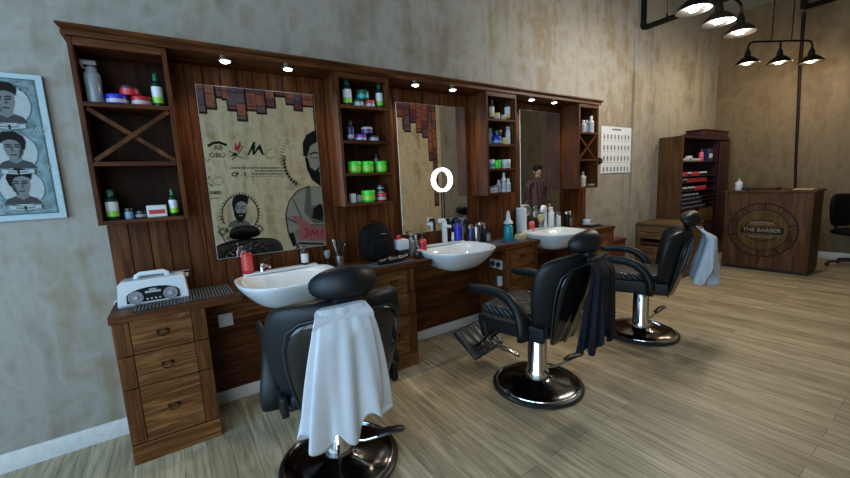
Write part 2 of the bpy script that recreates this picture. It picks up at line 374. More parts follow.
# left wall with one tall shop window
wy0, wy1, wz0, wz1 = -4.4, -.8, .3, 3.7
mb = MB()
for y0, y1, z0, z1 in ((Y0, wy0, 0, ZC), (wy1, Y1, 0, ZC), (wy0, wy1, 0, wz0), (wy0, wy1, wz1, ZC)):
    mb.box((X0-.075, (y0+y1)/2, (z0+z1)/2), (.15, y1-y0, z1-z0))
struct(mb.build('wall_left', M['plaster'], smooth=0))
wf = MB()
for y in (wy0+.03, (wy0+wy1)/2, wy1-.03): wf.box((X0-.07, y, (wz0+wz1)/2), (.06, .06, wz1-wz0))
for z in (wz0+.03, wz1-.03): wf.box((X0-.07, (wy0+wy1)/2, z), (.06, wy1-wy0, .06))
win = struct(wf.build('window_1', M['grey'], smooth=0))
MB().box((X0-.07, (wy0+wy1)/2, (wz0+wz1)/2), (.008, wy1-wy0-.1, wz1-wz0-.1)).build('pane', M['pane'], win, smooth=0)
def skirting(name, c, d): return struct(MB().box(c, d, bev=.004).build(name, M['skirt']))
skirting('baseboard_back', ((X0+.463)/2, -.008, .055), (.463-X0, .016, .11))
skirting('baseboard_right', (X1-.008, (Y0+Y1)/2, .055), (.016, Y1-Y0, .11))
# boxed-out pilaster near the far corner
struct(MB().box((6.585, -.012, ZC/2), (.57, .024, ZC), bev=.004).build('trim_1', M['plaster'], smooth=0))

# ------------------------------------------------------------------ wall of mirrors: panelling, towers, crown
TX = [(.466, .876), (1.850, 2.274), (3.272, 3.671), (4.678, 5.063)]
TZ0, TZ1, TD = 1.318, 2.264, .26
pan = MB(); x = .472
while x < 5.18:
    w = min(.098, 5.185-x)
    pan.box((x+w/2-.002, -.013, (.851+2.262)/2), (w-.004, .026, 2.262-.851), bev=.002, seg=1); x += w
pan.mi = 1
pan.box(((.472+5.185)/2, -.006, (.851+2.262)/2), (5.185-.472, .010, 2.262-.851)); pan.bm.transform(Matrix.Translation((0, -.0015, 0)))
one('wood_panelling', 'tall walnut plank panelling on the plaster wall behind mirrors and shelves', 'panelling', pan, [M['wood'], M['groove']])

def tower(i, shelves, brace, label):
    x0, x1 = TX[i]; w = x1-x0; t = .022; cx = (x0+x1)/2
    r = thing('shelf_cabinet', label, 'shelf', (cx, 0, TZ0), 0, 'hanging shelf cabinets')
    H = TZ1-TZ0
    MB().box((0, -.032, H/2), (w-.002, .010, H-.002)).build('back_panel', M['woodshade'], r)
    for s in (-1, 1): MB().box((s*(w/2-t/2), -(TD+.027)/2, H/2), (t, TD-.027, H), bev=.0015, seg=1).build('side_panel', M['wood'], r)
    MB().box((0, -(TD+.027)/2, t/2), (w-2*t, TD-.027, t), bev=.0015, seg=1).build('bottom_panel', M['woodx'], r)
    MB().box((0, -(TD+.027)/2, H-.02), (w-2*t, TD-.027, .04), bev=.0015, seg=1).build('top_panel', M['woodx'], r)
    for z in shelves: MB().box((0, -(TD+.035)/2, z-TZ0), (w-2*t, TD-.037, t), bev=.0015, seg=1).build('shelf', M['woodx'], r)
    if brace:
        zb, zt = brace; b = MB(); ww = w-2*t; hh = zt-zb-t; ln = math.hypot(ww, hh)-.02; a = math.atan2(hh, ww)
        b.box((0, -TD+.018, (zb+zt)/2-TZ0), (ln, .012, .022), (0, -a, 0)); b.box((0, -TD+.030, (zb+zt)/2-TZ0), (ln, .012, .022), (0, a, 0))
        b.build('cross_brace', M['wood'], r)
    return r
tower(0, (1.943, 1.640), (1.640, 1.943), 'hanging walnut shelf cabinet at the left end, spray bottle on its top shelf')
tower(1, (2.031, 1.785, 1.550), None, 'hanging walnut shelf cabinet with three bright green tubs in a row')
tower(2, (2.016, 1.787, 1.559), None, 'hanging walnut shelf cabinet between the ring light mirror and the far mirror')
tower(3, (1.946, 1.642), (1.642, 1.946), 'hanging walnut shelf cabinet at the far end beside the wall chart')

cr = thing('crown_canopy', 'long walnut crown canopy with downlights running above the mirrors', 'canopy', (0, 0, 0))
MB().box(((.45+5.08)/2, -.137, 2.277), (5.08-.45, .274, .024), bev=.001, seg=1).build('soffit', M['woodx'], cr)
prof = [(0, 2.289), (-.274, 2.289), (-.278, 2.293), (-.286, 2.298), (-.292, 2.303), (-.294, 2.306), (-.294, 2.316), (0, 2.316)]
rl = []
for xe, sg in ((.457, -1), (5.074, 1)):
    rl.append([Vector((xe+sg*max(0, (-y-.274)), y, z)) for y, z in prof])
MB().loft(rl).build('crown_moulding', M['woodx'], cr, smooth=20)

mirs = []
for (x0, x1, z0, z1, lab) in ((1.010, 1.762, 1.020, 2.145, 'tall mirror behind the nearest basin, reflecting a mural'), (2.453, 3.205, 1.020, 2.150, 'tall mirror behind the middle basin, with the ring light before it'), (3.965, 4.640, 1.020, 2.190, 'tall mirror behind the farthest basin, reflecting a person')):
    r = thing('wall_mirror', lab, 'mirror', ((x0+x1)/2, -.027, z0), 0, 'wall mirrors')
    w, h = x1-x0, z1-z0
    MB().box((0, -.004, h/2), (w, .006, h)).build('mirror_backing', M['edge'], r)
    MB().box((0, -.0085, h/2), (w-.008, .002, h-.008)).build('mirror_glass', M['mirror'], r, smooth=0)

SPX = (1.175, 1.548, 2.556, 2.943, 3.966, 4.326)
SPL = ('first from the left', 'second from the left', 'third from the left', 'fourth from the left', 'fifth from the left', 'last before the end shelf')
for x, nm in zip(SPX, SPL):
    r = thing('downlight', 'small lit round downlight under the crown canopy, '+nm, 'light', (x, -.195, 2.265), 0, 'canopy downlights')
    MB().lathe([(.030, 0), (.042, -.002), (.042, -.010), (.034, -.014), (.028, -.008)], seg=24).build('trim_ring', M['chrome'], r)
    MB().lathe([(0, -.004), (.028, -.004), (.026, -.016), (.012, -.022), (0, -.023)], seg=20).build('lamp', M['spot'], r)
    ld = bpy.data.lights.new('downlight_beam', 'SPOT'); ld.energy = 15; ld.color = (1, .82, .60); ld.spot_size = 2.3; ld.spot_blend = .9; ld.shadow_soft_size = .03
    lo = bpy.data.objects.new('downlight_beam', ld); COL.objects.link(lo); lo.location = (0, 0, -.03); lo.parent = r

# ------------------------------------------------------------------ base cabinets, recess panels, worktop
CB = [(.463, .889, 'rustic wooden drawer cabinet at the left end under the white radio'), (1.945, 2.326, 'rustic wooden drawer cabinet between the nearest and middle basins'), (3.347, 3.80, 'rustic wooden drawer cabinet between the middle and far basins, socket on its side'), (4.53, 5.188, 'rustic wooden drawer cabinet at the far right end of the counter')]
for x0, x1, lab in CB:
    w = x1-x0; r = thing('drawer_cabinet', lab, 'cabinet', ((x0+x1)/2, -.39, 0), 0, 'drawer cabinets'); F = .0
    MB().box((0, .195, .405), (w, .372, .806), bev=.002, seg=1).build('body', M['rustz'], r)
    MB().box((0, -.001, .056), (w, .022, .112), bev=.002, seg=1).build('plinth', M['rust'], r)
    for z0, z1 in ((.118, .434), (.439, .618), (.623, .806)):
        d = MB(); sw = .072 if w < .6 else .09
        d.box((-w/2+sw/2, -.001, (z0+z1)/2), (sw-.002, .020, z1-z0), bev=.002, seg=1)
        d.box((w/2-sw/2, -.001, (z0+z1)/2), (sw-.002, .020, z1-z0), bev=.002, seg=1)
        d.mi = 1
        d.box((0, .001, (z0+z1)/2), (w-2*sw-.003, .020, z1-z0), bev=.002, seg=1)
        dr = d.build('drawer', [M['rustz'], M['rust']], r)
        h = MB(); zc = (z0+z1)/2+.012
        h.lathe([(0, 0), (.012, 0), (.010, .006), (0, .009)], (-.028, -.009, zc), 12, Matrix.Rotation(PI/2, 4, 'X')); h.lathe([(0, 0), (.012, 0), (.010, .006), (0, .009)], (.028, -.009, zc), 12, Matrix.Rotation(PI/2, 4, 'X'))
        h.tube([(-.030, -.019, zc), (-.033, -.022, zc-.012), (-.022, -.024, zc-.028), (0, -.024, zc-.034), (.022, -.024, zc-.028), (.033, -.022, zc-.012), (.030, -.019, zc)], .0035, 8)
        h.tube([(-.030, -.016, zc), (-.012, -.019, zc+.008), (.012, -.019, zc+.008), (.030, -.016, zc)], .003, 8)
        for v in h.bm.verts: v.co = Vector((v.co.x*.78, v.co.y, (v.co.z-zc)*.8+zc))
        h.build('ring_handle', M['iron'], dr)
RC = [(.889, 1.945, 'nearest'), (2.326, 3.347, 'middle'), (3.80, 4.53, 'farthest')]
for k, (x0, x1, nm) in enumerate(RC):
    w = x1-x0-.004; r = thing('recess_panel', 'dark horizontal board panel in the knee space under the %s basin' % nm, 'panel', ((x0+x1)/2, 0, 0), 0, 'knee space panels')
    b = MB(); z = .092
    while z < .60: b.box((0, -.012, z+.05), (w, .020, .098), bev=.002, seg=1); z += .1
    b.build('board_panel', M['woodx'], r)
    MB().box((0, -.032, .70), (w, .060, .205), bev=.002, seg=1).build('apron_board', M['rust'], r)
    struct(MB().box(((x0+x1)/2, -.012, .045), (w, .022, .09), bev=.003).build('trim_%d' % (k+2), M['skirt']))
wt = MB(); xs = .456
for cx in (1.39, 2.80, 4.125):
    wt.box(((xs+cx-.305)/2, -.205, .830), (cx-.305-xs, .41, .040)); wt.box((cx, -.055, .830), (.61, .11, .040)); xs = cx+.305
wt.box(((xs+5.20)/2, -.205, .830), (5.20-xs, .41, .040))
one('worktop', 'long dark walnut worktop running under the mirrors', 'worktop', wt, M['woodx'])

def ribmat(label, x0, x1, y0, y1):
    b = MB(); b.box(((x0+x1)/2, (y0+y1)/2, .8525), (x1-x0, y1-y0, .005)); b.mi = 1
    n = int((x1-x0)/.016)
    for k in range(n): b.box((x0+(k+.5)*(x1-x0)/n, (y0+y1)/2, .856), (.006, y1-y0-.01, .003))
    one('counter_mat', label, 'mat', b, [M['mat'], M['matrib']], smooth=0, group='ribbed counter mats')
ribmat('grey ribbed rubber mat on the worktop between radio and nearest basin', .56, 1.05, -.385, -.06)
ribmat('grey ribbed rubber mat on the worktop beside the black backpack', 1.98, 2.36, -.385, -.20)
ribmat('grey ribbed rubber mat on the worktop right of the middle basin', 3.20, 3.72, -.385, -.10)

# ------------------------------------------------------------------ basins and taps
def basin_proto(cx, label):
    r = thing('wash_basin', label, 'basin', (cx, 0, .85), 0, 'white wash basins')
    def ring(sc, z, dy=0., n=48, fr=1.0):
        out = []
        for k in range(n):
            a = 2*PI*k/n; c, s = math.cos(a), math.sin(a)
            hw = .325*sc
            x = hw*math.copysign(abs(c)**.72, c)
            if s < 0: y = -.34 - .31*sc*fr*abs(s)**.80
            else: y = -.34 + .235*sc*abs(s)**.40
            out.append(Vector((x, y+dy, z)))
        return out
    zs = [ring(.30, -.135, .01), ring(.46, -.130, .01), ring(.62, -.105, .01), ring(.76, -.062, .006), ring(.90, -.010), ring(.985, .030), ring(1.0, .046), ring(.985, .055),
          ring(.90, .052), ring(.84, .044, -.02), ring(.76, .01, -.03), ring(.64, -.05, -.03), ring(.45, -.085, -.03), ring(.12, -.095, -.03)]
    MB().loft(zs).build('bowl', M['ceramic'], r, sub=1)
    MB().box((0, -.125, .058), (.50, .075, .012), bev=.005).build('tap_ledge', M['ceramic'], r)
    MB().lathe([(0, 0), (.011, 0), (.012, .003), (.007, .005), (0, .005)], (0, -.158, .020), 16, Matrix.Rotation(PI/2.6, 4, 'X')).build('overflow_hole', M['iron'], r)
    MB().lathe([(0, -.092), (.022, -.092), (.024, -.088), (0, -.086)], (0, -.40, 0), 20).build('drain', M['chrome'], r)
    return r
B = basin_proto(1.39, 'white ceramic basin nearest the camera, red spray bottle on its ledge')
dup(B, (2.80, 0, .85), 0, 'white ceramic basin in the middle, with the tall white tap')
dup(B, (4.125, 0, .85), 0, 'white ceramic basin farthest from the camera, below the reflected person')

t = thing('lever_tap', 'small dark lever tap on the nearest basin beside the red bottle', 'tap', (1.265, -.125, .914))
MB().lathe([(0, 0), (.020, 0), (.018, .010), (.015, .045), (.016, .055), (0, .058)], seg=16).build('tap_body', M['chrome'], t)
MB().tube([(0, -.01, .035), (.02, -.05, .045), (.035, -.085, .035)], [.011, .010, .009], 12).build('spout', M['chrome'], t)
MB().tube([(0, 0, .055), (.03, .01, .075), (.07, .015, .085)], [.008, .007, .006], 10, (1.2, .7)).build('lever', M['black'], t)
t = thing('pillar_tap', 'tall white pillar tap standing on the middle basin', 'tap', (2.845, -.125, .914))
MB().box((0, 0, .10), (.036, .040, .20), bev=.008).build('tap_body', M['white'], t)
MB().box((0, -.045, .155), (.032, .09, .024), bev=.007).build('spout', M['white'], t)
MB().box((-.026, .0, .205), (.070, .040, .036), bev=.01).build('lever', M['white'], t)
t = thing('spout_tap', 'white curved spout tap on the farthest basin', 'tap', (4.26, -.125, .914)); t.scale = (1, 1, 1.35)
MB().lathe([(0, 0), (.024, 0), (.022, .015), (.018, .06), (0, .065)], seg=16).build('tap_body', M['white'], t)
MB().tube([(0, 0, .05), (-.02, -.01, .12), (-.05, -.03, .16), (-.10, -.05, .165), (-.14, -.06, .14)], [.02, .024, .026, .024, .018], 12).build('spout', M['white'], t)

# ------------------------------------------------------------------ small goods
def bottle(label, loc, r, h, body, cap, lab=None, lab2=None, kind='cap', group=None, name='bottle', cat='bottle', rz=0., parts=True):
    mb = MB(); mb.lathe([(0, 0), (r*.93, 0), (r, .006), (r, h*.64), (r*.9, h*.70), (r*.46, h*.765), (r*.44, h*.80), (0, h*.80)], seg=20)
    if kind == 'cone': mb = MB(); mb.lathe([(0, 0), (r*.93, 0), (r, .006), (r, h*.42), (r*.8, h*.50), (r*.46, h*.56), (0, h*.57)], seg=20)
    cp = MB()
    if kind == 'cap': cp.lathe([(0, h*.78), (r*.55, h*.78), (r*.55, h*.97), (r*.45, h), (0, h)], seg=16)
    elif kind == 'spray':
        cp.lathe([(0, h*.70), (r*.72, h*.70), (r*.66, h*.82), (r*.35, h*.86), (0, h*.87)], seg=16); cp.box((r*.25, 0, h*.93), (r*1.9, r*.55, h*.11), bev=r*.16); cp.box((r*.95, 0, h*.85), (r*.22, r*.35, h*.14), (0, .5, 0))
    elif kind == 'pump':
        cp.lathe([(0, h*.76), (r*.6, h*.76), (r*.5, h*.84), (r*.16, h*.85), (r*.16, h*.94), (r*.4, h*.94), (r*.4, h), (0, h)], seg=16); cp.box((r*.5, 0, h*.965), (r*1.2, r*.3, h*.04), bev=r*.1)
    elif kind == 'cone': cp.lathe([(0, h*.56), (r*1.02, h*.56), (r*.92, h*.62), (r*.55, h*.68), (r*.45, h*.80), (r*.28, h*.97), (0, h)], seg=16)
    bands = []
    if lab: bands.append((lab, .12, .60 if not lab2 else .60))
    if lab2: bands.append((lab2, .12, .30))
    if parts:
        o = thing(name, label, cat, loc, rz, group); mb.build('bottle_body', body, o); cp.build('cap', cap, o)
        for k, (mt_, a, b_) in enumerate(bands):
            rr = r*1.012+.0006*k
            MB().lathe([(rr-.001, h*a), (rr, h*a), (rr, h*b_), (rr-.001, h*b_)], seg=20).build('label_band' if k == 0 else 'label_stripe', mt_, o)
    else:
        n0 = 1; mats = [body, cap]
        big = MB(); big.bm.free(); big.bm = mb.bm
        me = bpy.data.meshes.new('t'); cp.bm.to_mesh(me); cp.bm.free(); n = len(big.bm.faces); big.bm.from_mesh(me); bpy.data.meshes.remove(me); big.bm.faces.ensure_lookup_table()
        for f in big.bm.faces[n:]: f.material_index = 1
        for k, (mt_, a, b_) in enumerate(bands):
            mats.append(mt_); big.mi = len(mats)-1; rr = r*1.012+.0006*k
            big.lathe([(rr-.001, h*a), (rr, h*a), (rr, h*b_), (rr-.001, h*b_)], seg=20)
        o = one(name, label, cat, big, mats, loc, rz, group)
    return o
def jar(label, loc, r, h, body, lid, band=None, group=None, name='jar', taper=1.0, lidh=.34, parts=True):
    a = MB().lathe([(0, 0), (r*.94/taper, 0), (r/taper, .005), (r*.99, h*(1-lidh)), (0, h*(1-lidh))], seg=22)
    l = [(0, h*(1-lidh)+.0005), (r*1.03, h*(1-lidh)+.0005), (r*1.03, h-.004), (r*.97, h), (0, h)]
    if parts:
        o = thing(name, label, name, loc, 0, group); a.build('jar_body', body, o); MB().lathe(l, seg=22).build('lid', lid, o)
        if band:
            q = .5; MB().lathe([(r*1.0, h*.16), (r*1.018, h*.16), (r*1.018, h*(1-lidh)*.8), (r*1.0, h*(1-lidh)*.8)], seg=22).build('label_band', band, o)
    else:
        mats = [body, lid]; a.mi = 1; a.lathe(l, seg=22)
        if band: mats.append(band); a.mi = 2; a.lathe([(r, h*.16), (r*1.018, h*.16), (r*1.018, h*(1-lidh)*.8), (r, h*(1-lidh)*.8)], seg=22)
        o = one(name, label, name, a, mats, loc, 0, group)
    return o
def carton(label, loc, d, body, face=None, rz=0., name='box', group=None):
    b = MB(); b.box((0, 0, d[2]/2), d, bev=.003, seg=1); mats = [body]
    if face:
        mats.append(face); b.mi = 1
        b.box((0, -d[1]/2-.0006, d[2]*.45), (d[0]*.8, .001, d[2]*.35))
    return one(name, label, 'box', b, mats, loc, rz, group)
def sx(px, py, y): return at(px, py, 'y', y).x

# --- left end cabinet
z = 1.9545; g = 'goods on the left end cabinet'
bottle('clear grey spray bottle with white trigger head on the top left shelf', (sx(96, 101, -.195), -.195, z), .036, .222, M['clear'], M['grey'], None, None, 'spray', g, 'spray_bottle', rz=PI)
jar('blue product tin on the top shelf, left of the red tins', (sx(118, 102, -.195), -.195, z), .050, .052, M['blue'], M['blue'], M['silver'], g, 'tin')
jar('red product tin standing on the top shelf under the black lidded tin', (sx(142, 104, -.195), -.195, z), .047, .050, M['red'], M['red'], M['silver'], g, 'tin')
jar('black lidded red tin stacked on top of two tins', (sx(130, 91, -.195), -.195, z+.0525), .046, .050, M['red'], M['black'], M['red'], g, 'tin')
bottle('dark green bottle with white and lime label on the top left shelf', (sx(159, 104, -.195), -.195, z), .027, .185, M['cgreen'], M['dgreen'], M['white'], M['lime'], 'cap', g)
z = TZ0+.0225
bottle('green bottle with white and lime label at the left of the lowest shelf', (sx(114, 219, -.195), -.195, z), .029, .165, M['cgreen'], M['dgreen'], M['white'], M['lime'], 'cap', g)
jar('small blue grey jar beside the left green bottle on the lowest shelf', (sx(130, 218, -.195), -.195, z), .021, .060, M['cyanb'], M['black'], None, g, parts=False)
jar('small black jar beside the white and red box', (sx(142, 217, -.195), -.195, z), .028, .042, M['black'], M['black'], M['grey'], g, parts=False)
carton('white and red product box on the lowest left shelf', (sx(158, 216, -.195), -.195, z), (.095, .06, .068), M['offw'], M['red'], 0, 'product_box', g)
bottle('slim green bottle with lime label at the right of the lowest shelf', (sx(175, 215, -.195), -.195, z), .022, .155, M['cgreen'], M['dgreen'], M['white'], M['lime'], 'cap', g)
# --- second cabinet
z = 2.0425; g = 'goods on the second cabinet'
bottle('green bottle with white label at the left of the second cabinet top shelf', (sx(348, 106, -.195), -.195, z), .032, .195, M['cgreen'], M['dgreen'], M['white'], M['lime'], 'cap', g)
jar('white jar under the green round jar on the second cabinet top shelf', (sx(359, 107, -.195), -.195, z), .040, .052, M['silver'], M['dgreen'], None, g)
jar('red lidded tin right of the green jar on the second cabinet top shelf', (sx(370, 108, -.195), -.195, z), .040, .054, M['red'], M['salmon'], M['silver'], g, 'tin')
jar('green round jar stacked on top of the white jar', (sx(363, 98, -.195), -.195, z+.055), .046, .068, M['dgreen'], M['dgreen'], M['teal'], g)
bottle('green bottle with white label at the right of the second cabinet top shelf', (sx(382, 109, -.195), -.195, z), .028, .190, M['cgreen'], M['dgreen'], M['white'], M['lime'], 'cap', g)
z = 1.7965
bottle('dark bottle with round white badge on the second shelf of the second cabinet', (sx(351, 139, -.195), -.195, z), .027, .150, M['navy'], M['black'], M['navy'], M['silver'], 'cap', g)
jar('purple tin at the lower left of the purple stack', (sx(361, 139, -.195), -.195, z), .043, .050, M['purple'], M['purple'], M['silver'], g, 'tin')
jar('dark silver tin at the lower right of the purple stack', (sx(374, 139, -.195), -.195, z), .040, .045, M['grey'], M['black'], M['silver'], g, 'tin')
jar('white lidded tin topping the purple stack', (sx(367, 130, -.195), -.195, z+.052), .042, .052, M['black'], M['silver'], M['purple'], g, 'tin')
z = 1.5615
for px, nm in ((355, 'left'), (367.5, 'middle'), (382, 'right')):
    jar('bright green plastic tub, the %s one of three in a row' % nm, (sx(px, 171, -.195), -.195, z), .049, .085, M['green'], M['green'], M['lime'], g, 'tub', 1.08, .25)
bottle('slim grey bottle standing behind the three green tubs', (sx(377, 168, -.075), -.075, z), .022, .16, M['grey'], M['black'], None, None, 'cap', g, parts=False)
z = TZ0+.0225
carton('small white box at the lower left of the second cabinet', (sx(353, 202, -.195), -.195, z), (.04, .04, .07), M['offw'], None, 0, 'product_box', g)
carton('small grey white box beside the lone green tub', (sx(359, 202, -.12), -.12, z), (.045, .04, .055), M['paper'], None, 0, 'product_box', g)
jar('bright green tub alone on the lowest shelf of the second cabinet', (sx(369, 203, -.195), -.195, z), .052, .088, M['green'], M['green'], M['lime'], g, 'tub', 1.1, .25)
jar('red tin on the lowest shelf right of the lone green tub', (sx(382, 203, -.195), -.195, z), .042, .060, M['red'], M['salmon'], M['silver'], g, 'tin')
jar('black and white jar on top of the red tin', (sx(381, 193, -.195), -.195, z+.062), .030, .065, M['silver'], M['black'], M['black'], g)
# --- third cabinet
z = 2.0275; g = 'goods on the third cabinet'
bottle('amber bottle with pale label at the left of the third cabinet top shelf', (sx(491.5, 118, -.195), -.195, z), .027, .19, M['cyellow'], M['black'], M['offw'], M['yellow'], 'cap', g)
jar('small beige jar left of centre on the third cabinet top shelf', (sx(496.5, 119, -.195), -.195, z), .034, .062, M['beige'], M['tan'], None, g, parts=False)
jar('small beige jar right of centre on the third cabinet top shelf', (sx(503, 119, -.195), -.195, z), .032, .050, M['beige'], M['silver'], None, g, parts=False)
bottle('tall amber bottle at the right of the third cabinet top shelf', (sx(510.5, 119, -.195), -.195, z), .030, .21, M['cyellow'], M['black'], M['offw'], M['yellow'], 'pump', g)
z = 1.7985
bottle('white bottle at the left of the third cabinet second shelf', (sx(490.6, 143, -.12), -.12, z), .026, .16, M['offw'], M['white'], None, None, 'cap', g, parts=False)
jar('royal blue jar on the second shelf of the third cabinet', (sx(496.5, 143, -.195), -.195, z), .047, .072, M['blue'], M['blue'], M['cyanb'], g)
jar('pale yellow jar beside the royal blue jar', (sx(503.5, 143.5, -.195), -.195, z), .033, .065, M['yellow'], M['yellow'], None, g, parts=False)
jar('dark green jar stacked on the royal blue jar', (sx(497.5, 135, -.195), -.195, z+.074), .040, .058, M['navy'], M['dgreen'], None, g, parts=False)
bottle('white spray bottle leaning at the right of the third cabinet second shelf', (sx(508, 143, -.20), -.20, z), .026, .175, M['offw'], M['white'], None, None, 'spray', g, 'spray_bottle')
z = 1.5705
jar('white jar left of the green jar on the third shelf', (sx(491.5, 168, -.195), -.195, z), .030, .085, M['white'], M['paper'], M['teal'], g, parts=False)
jar('vivid green jar between white jars on the third shelf', (sx(497, 168.5, -.195), -.195, z), .037, .080, M['green'], M['green'], None, g, parts=False)
jar('large white jar right of the green jar on the third shelf', (sx(505.5, 168.5, -.195), -.195, z), .050, .085, M['offw'], M['white'], M['silver'], g)
z = TZ0+.0225
for px, h, r_, lab in ((491.3, .06, .022, 'small white jar at the far left of the third cabinet bottom'), (495.3, .07, .024, 'small white jar second from left at the third cabinet bottom')):
    jar(lab, (sx(px, 194, -.20), -.20, z), r_, h, M['white'], M['grey'], M['silver'], g, parts=False)
for px, h, y, lab in ((499.0, .12, -.17, 'grey bottle in the middle of the third cabinet bottom'), (504, .19, -.20, 'tallest white bottle at the bottom of the third cabinet'), (508.5, .13, -.215, 'short white bottle at the right of the third cabinet bottom')):
    bottle(lab, (sx(px, 194, y), y, z), .024, h, M['offw'], M['white'], M['silver'], None, 'cap', g, parts=False)
# --- end cabinet
z = 1.9575; g = 'goods on the far end cabinet'
for px, h, y, lab in ((583.2, .14, -.20, 'left small white bottle on the end cabinet top shelf'), (586.6, .15, -.17, 'middle dark bottle on the end cabinet top shelf'), (591, .19, -.215, 'right tall clear bottle on the end cabinet top shelf')):
    bottle(lab, (sx(px, 131, y), y, z), .031, h, M['grey'] if px == 586.6 else M['offw'], M['white'], M['silver'], None, 'cap', g, parts=False)
z = TZ0+.0225
bottle('white bottle on the lowest shelf of the end cabinet', (sx(582.5, 187, -.195), -.195, z), .032, .17, M['offw'], M['grey'], M['beige'], None, 'cap', g, parts=False)
jar('short silver jar behind the white bottle on the end cabinet', (sx(585, 187, -.11), -.11, z), .030, .12, M['grey'], M['silver'], None, g, parts=False)
one('dish', 'small pale dish on the lowest shelf of the end cabinet', 'dish', MB().lathe([(0, 0), (.03, 0), (.05, .02), (.047, .022), (.028, .006), (0, .006)], seg=20), M['offw'], (sx(591, 187, -.195), -.195, z))
# keep every item clear of its cabinet's sides
bpy.context.view_layer.update()
for o in list(COL.objects):
    if o.parent or not str(o.get('group', '')).startswith('goods on'): continue
    P = [c.matrix_world @ Vector(q) for c in [o]+list(o.children) if c.type == 'MESH' for q in c.bound_box]
    a, b = min(q.x for q in P), max(q.x for q in P)
    lo, hi = min(TX, key=lambda t_: abs((t_[0]+t_[1]-a-b)/2)); lo += .025; hi -= .025
    o.location.x += max(0, lo-a) - max(0, b-hi)
t = thing('hair_dryer', 'black hair dryer hanging on the side of the end cabinet', 'hair dryer', (5.064, -.17, 1.60))
MB().lathe([(0, -.09), (.045, -.09), (.052, -.04), (.05, .04), (.035, .09), (0, .09)], (.056, 0, .03), 18, Matrix.Rotation(PI/2, 4, 'X')).build('barrel', M['black'], t)
MB().tube([(.056, .02, 0), (.056, .03, -.07), (.056, .03, -.14)], [.022, .02, .018], 10).build('handle', M['black'], t)
MB().tube([(0.0, .0, .09), (.02, 0, .10), (.05, 0, .085), (.056, 0, .06)], .005, 8).build('hook', M['steel'], t)

# --- worktop goods
WT = .8502
def wp(px, py, z=WT): p = at(px, py, 'z', z); return (p.x, p.y, z)
def wy(px, py, y, z=WT): return (at(px, py, 'y', y).x, y, z)
# radio
t = thing('retro_radio', 'white retro radio with black dial front and carry handle on the worktop', 'radio', (.655, -.19, .8502), -.05)
MB().prism([(-.165, 0), (.165, 0), (.168, .015), (.158, .135), (.150, .145), (-.135, .145), (-.155, .130), (-.168, .015)], 'y', -.055, .055).build('case', M['white'], t, smooth=25)
MB().box((0, 0, .006), (.326, .1115, .010), bev=.002).build('foot_strip', M['grey'], t)
fp = [(-.125, .018), (.125, .018), (.125, .055)] + [(.125*math.cos(a), .055+.045*math.sin(a)) for a in [PI*k/12 for k in range(1, 12)]] + [(-.125, .055)]
fr = MB().prism(fp, 'y', -.0600, -.054).build('dial_panel', M['ink'], t, smooth=25)
for s in (-1, 1):
    d = MB(); d.lathe([(0, .0005), (.036, .0005), (.036, .004), (.030, .005), (.029, .002), (.013, .002), (.012, .006), (0, .006)], (s*.082, -.060, .048), 24, Matrix.Rotation(PI/2, 4, 'X'))
    d.build('speaker_dial', M['grey'], fr)
    MB().lathe([(0, .0035), (.012, .0035), (.010, .0085), (0, .0085)], (s*.082, -.060, .048), 16, Matrix.Rotation(PI/2, 4, 'X')).build('dial_centre', M['silver'], fr)
tx = MB(); tx.box((0, -.0606, .072), (.075, .001, .012)); tx.box((0, -.0606, .085), (.035, .001, .008)); tx.build('tuning_scale', M['silver'], fr)
kn = MB()
for x_ in (-.03, -.01, .01, .03): kn.lathe([(0, 0), (.006, 0), (.005, .004), (0, .004)], (x_, -.0602, .032), 10, Matrix.Rotation(PI/2, 4, 'X'))
kn.build('push_buttons', M['silver'], fr)
MB().tube([(-.075, 0, .142), (-.072, 0, .160), (-.055, 0, .170), (.055, 0, .170), (.072, 0, .160), (.075, 0, .142)], .010, 10, (1.3, .6), (0, 1, 0)).build('handle', M['white'], t)
MB().cyl((-.10, .045, .150), (.185, .045, .150), .0035, seg=8).build('antenna', M['steel'], t)
MB().lathe([(0, 0), (.013, 0), (.013, .014), (0, .014)], (.165, 0, .13), 14, Matrix.Rotation(PI/2, 4, 'Y')).build('tuning_knob', M['beige'], t)
one('loose_cable', 'white cord running down the wall beside the left cabinet', 'cord', MB().tube([(.50, -.10, .857), (.468, -.06, .860), (.450, -.03, .845), (.444, -.022, .80), (.448, -.020, .6), (.440, -.020, .3), (.446, -.022, .12)], .005, 8), M['white'])

z = .916
bottle('red spray bottle with black trigger on the nearest basin ledge', (1.175, -.125, z), .036, .195, M['red'], M['black'], M['salmon'], None, 'spray', None, 'spray_bottle')
bottle('small brown lotion bottle with white label on the right of nearest basin ledge', (1.560, -.125, z), .026, .135, M['cyellow'], M['black'], M['offw'], None, 'pump', None, 'lotion_bottle')
t = thing('shaving_brush', 'dark shaving brush standing right of the nearest basin', 'brush', wy(328, 262, -.09))
MB().lathe([(0, 0), (.022, 0), (.020, .02), (.012, .05), (.018, .075), (0, .078)], seg=14).build('brush_handle', M['black'], t)
MB().lathe([(.016, .078), (.026, .11), (.024, .135), (0, .142)], seg=14).build('bristles', M['grey'], t)
t = thing('comb_cup', 'steel cup full of combs and scissors on the worktop', 'cup', wy(340, 262, -.12))
MB().lathe([(0, 0), (.034, 0), (.036, .09), (.033, .09), (.031, .006), (0, .006)], seg=20).build('cup', M['steel'], t)
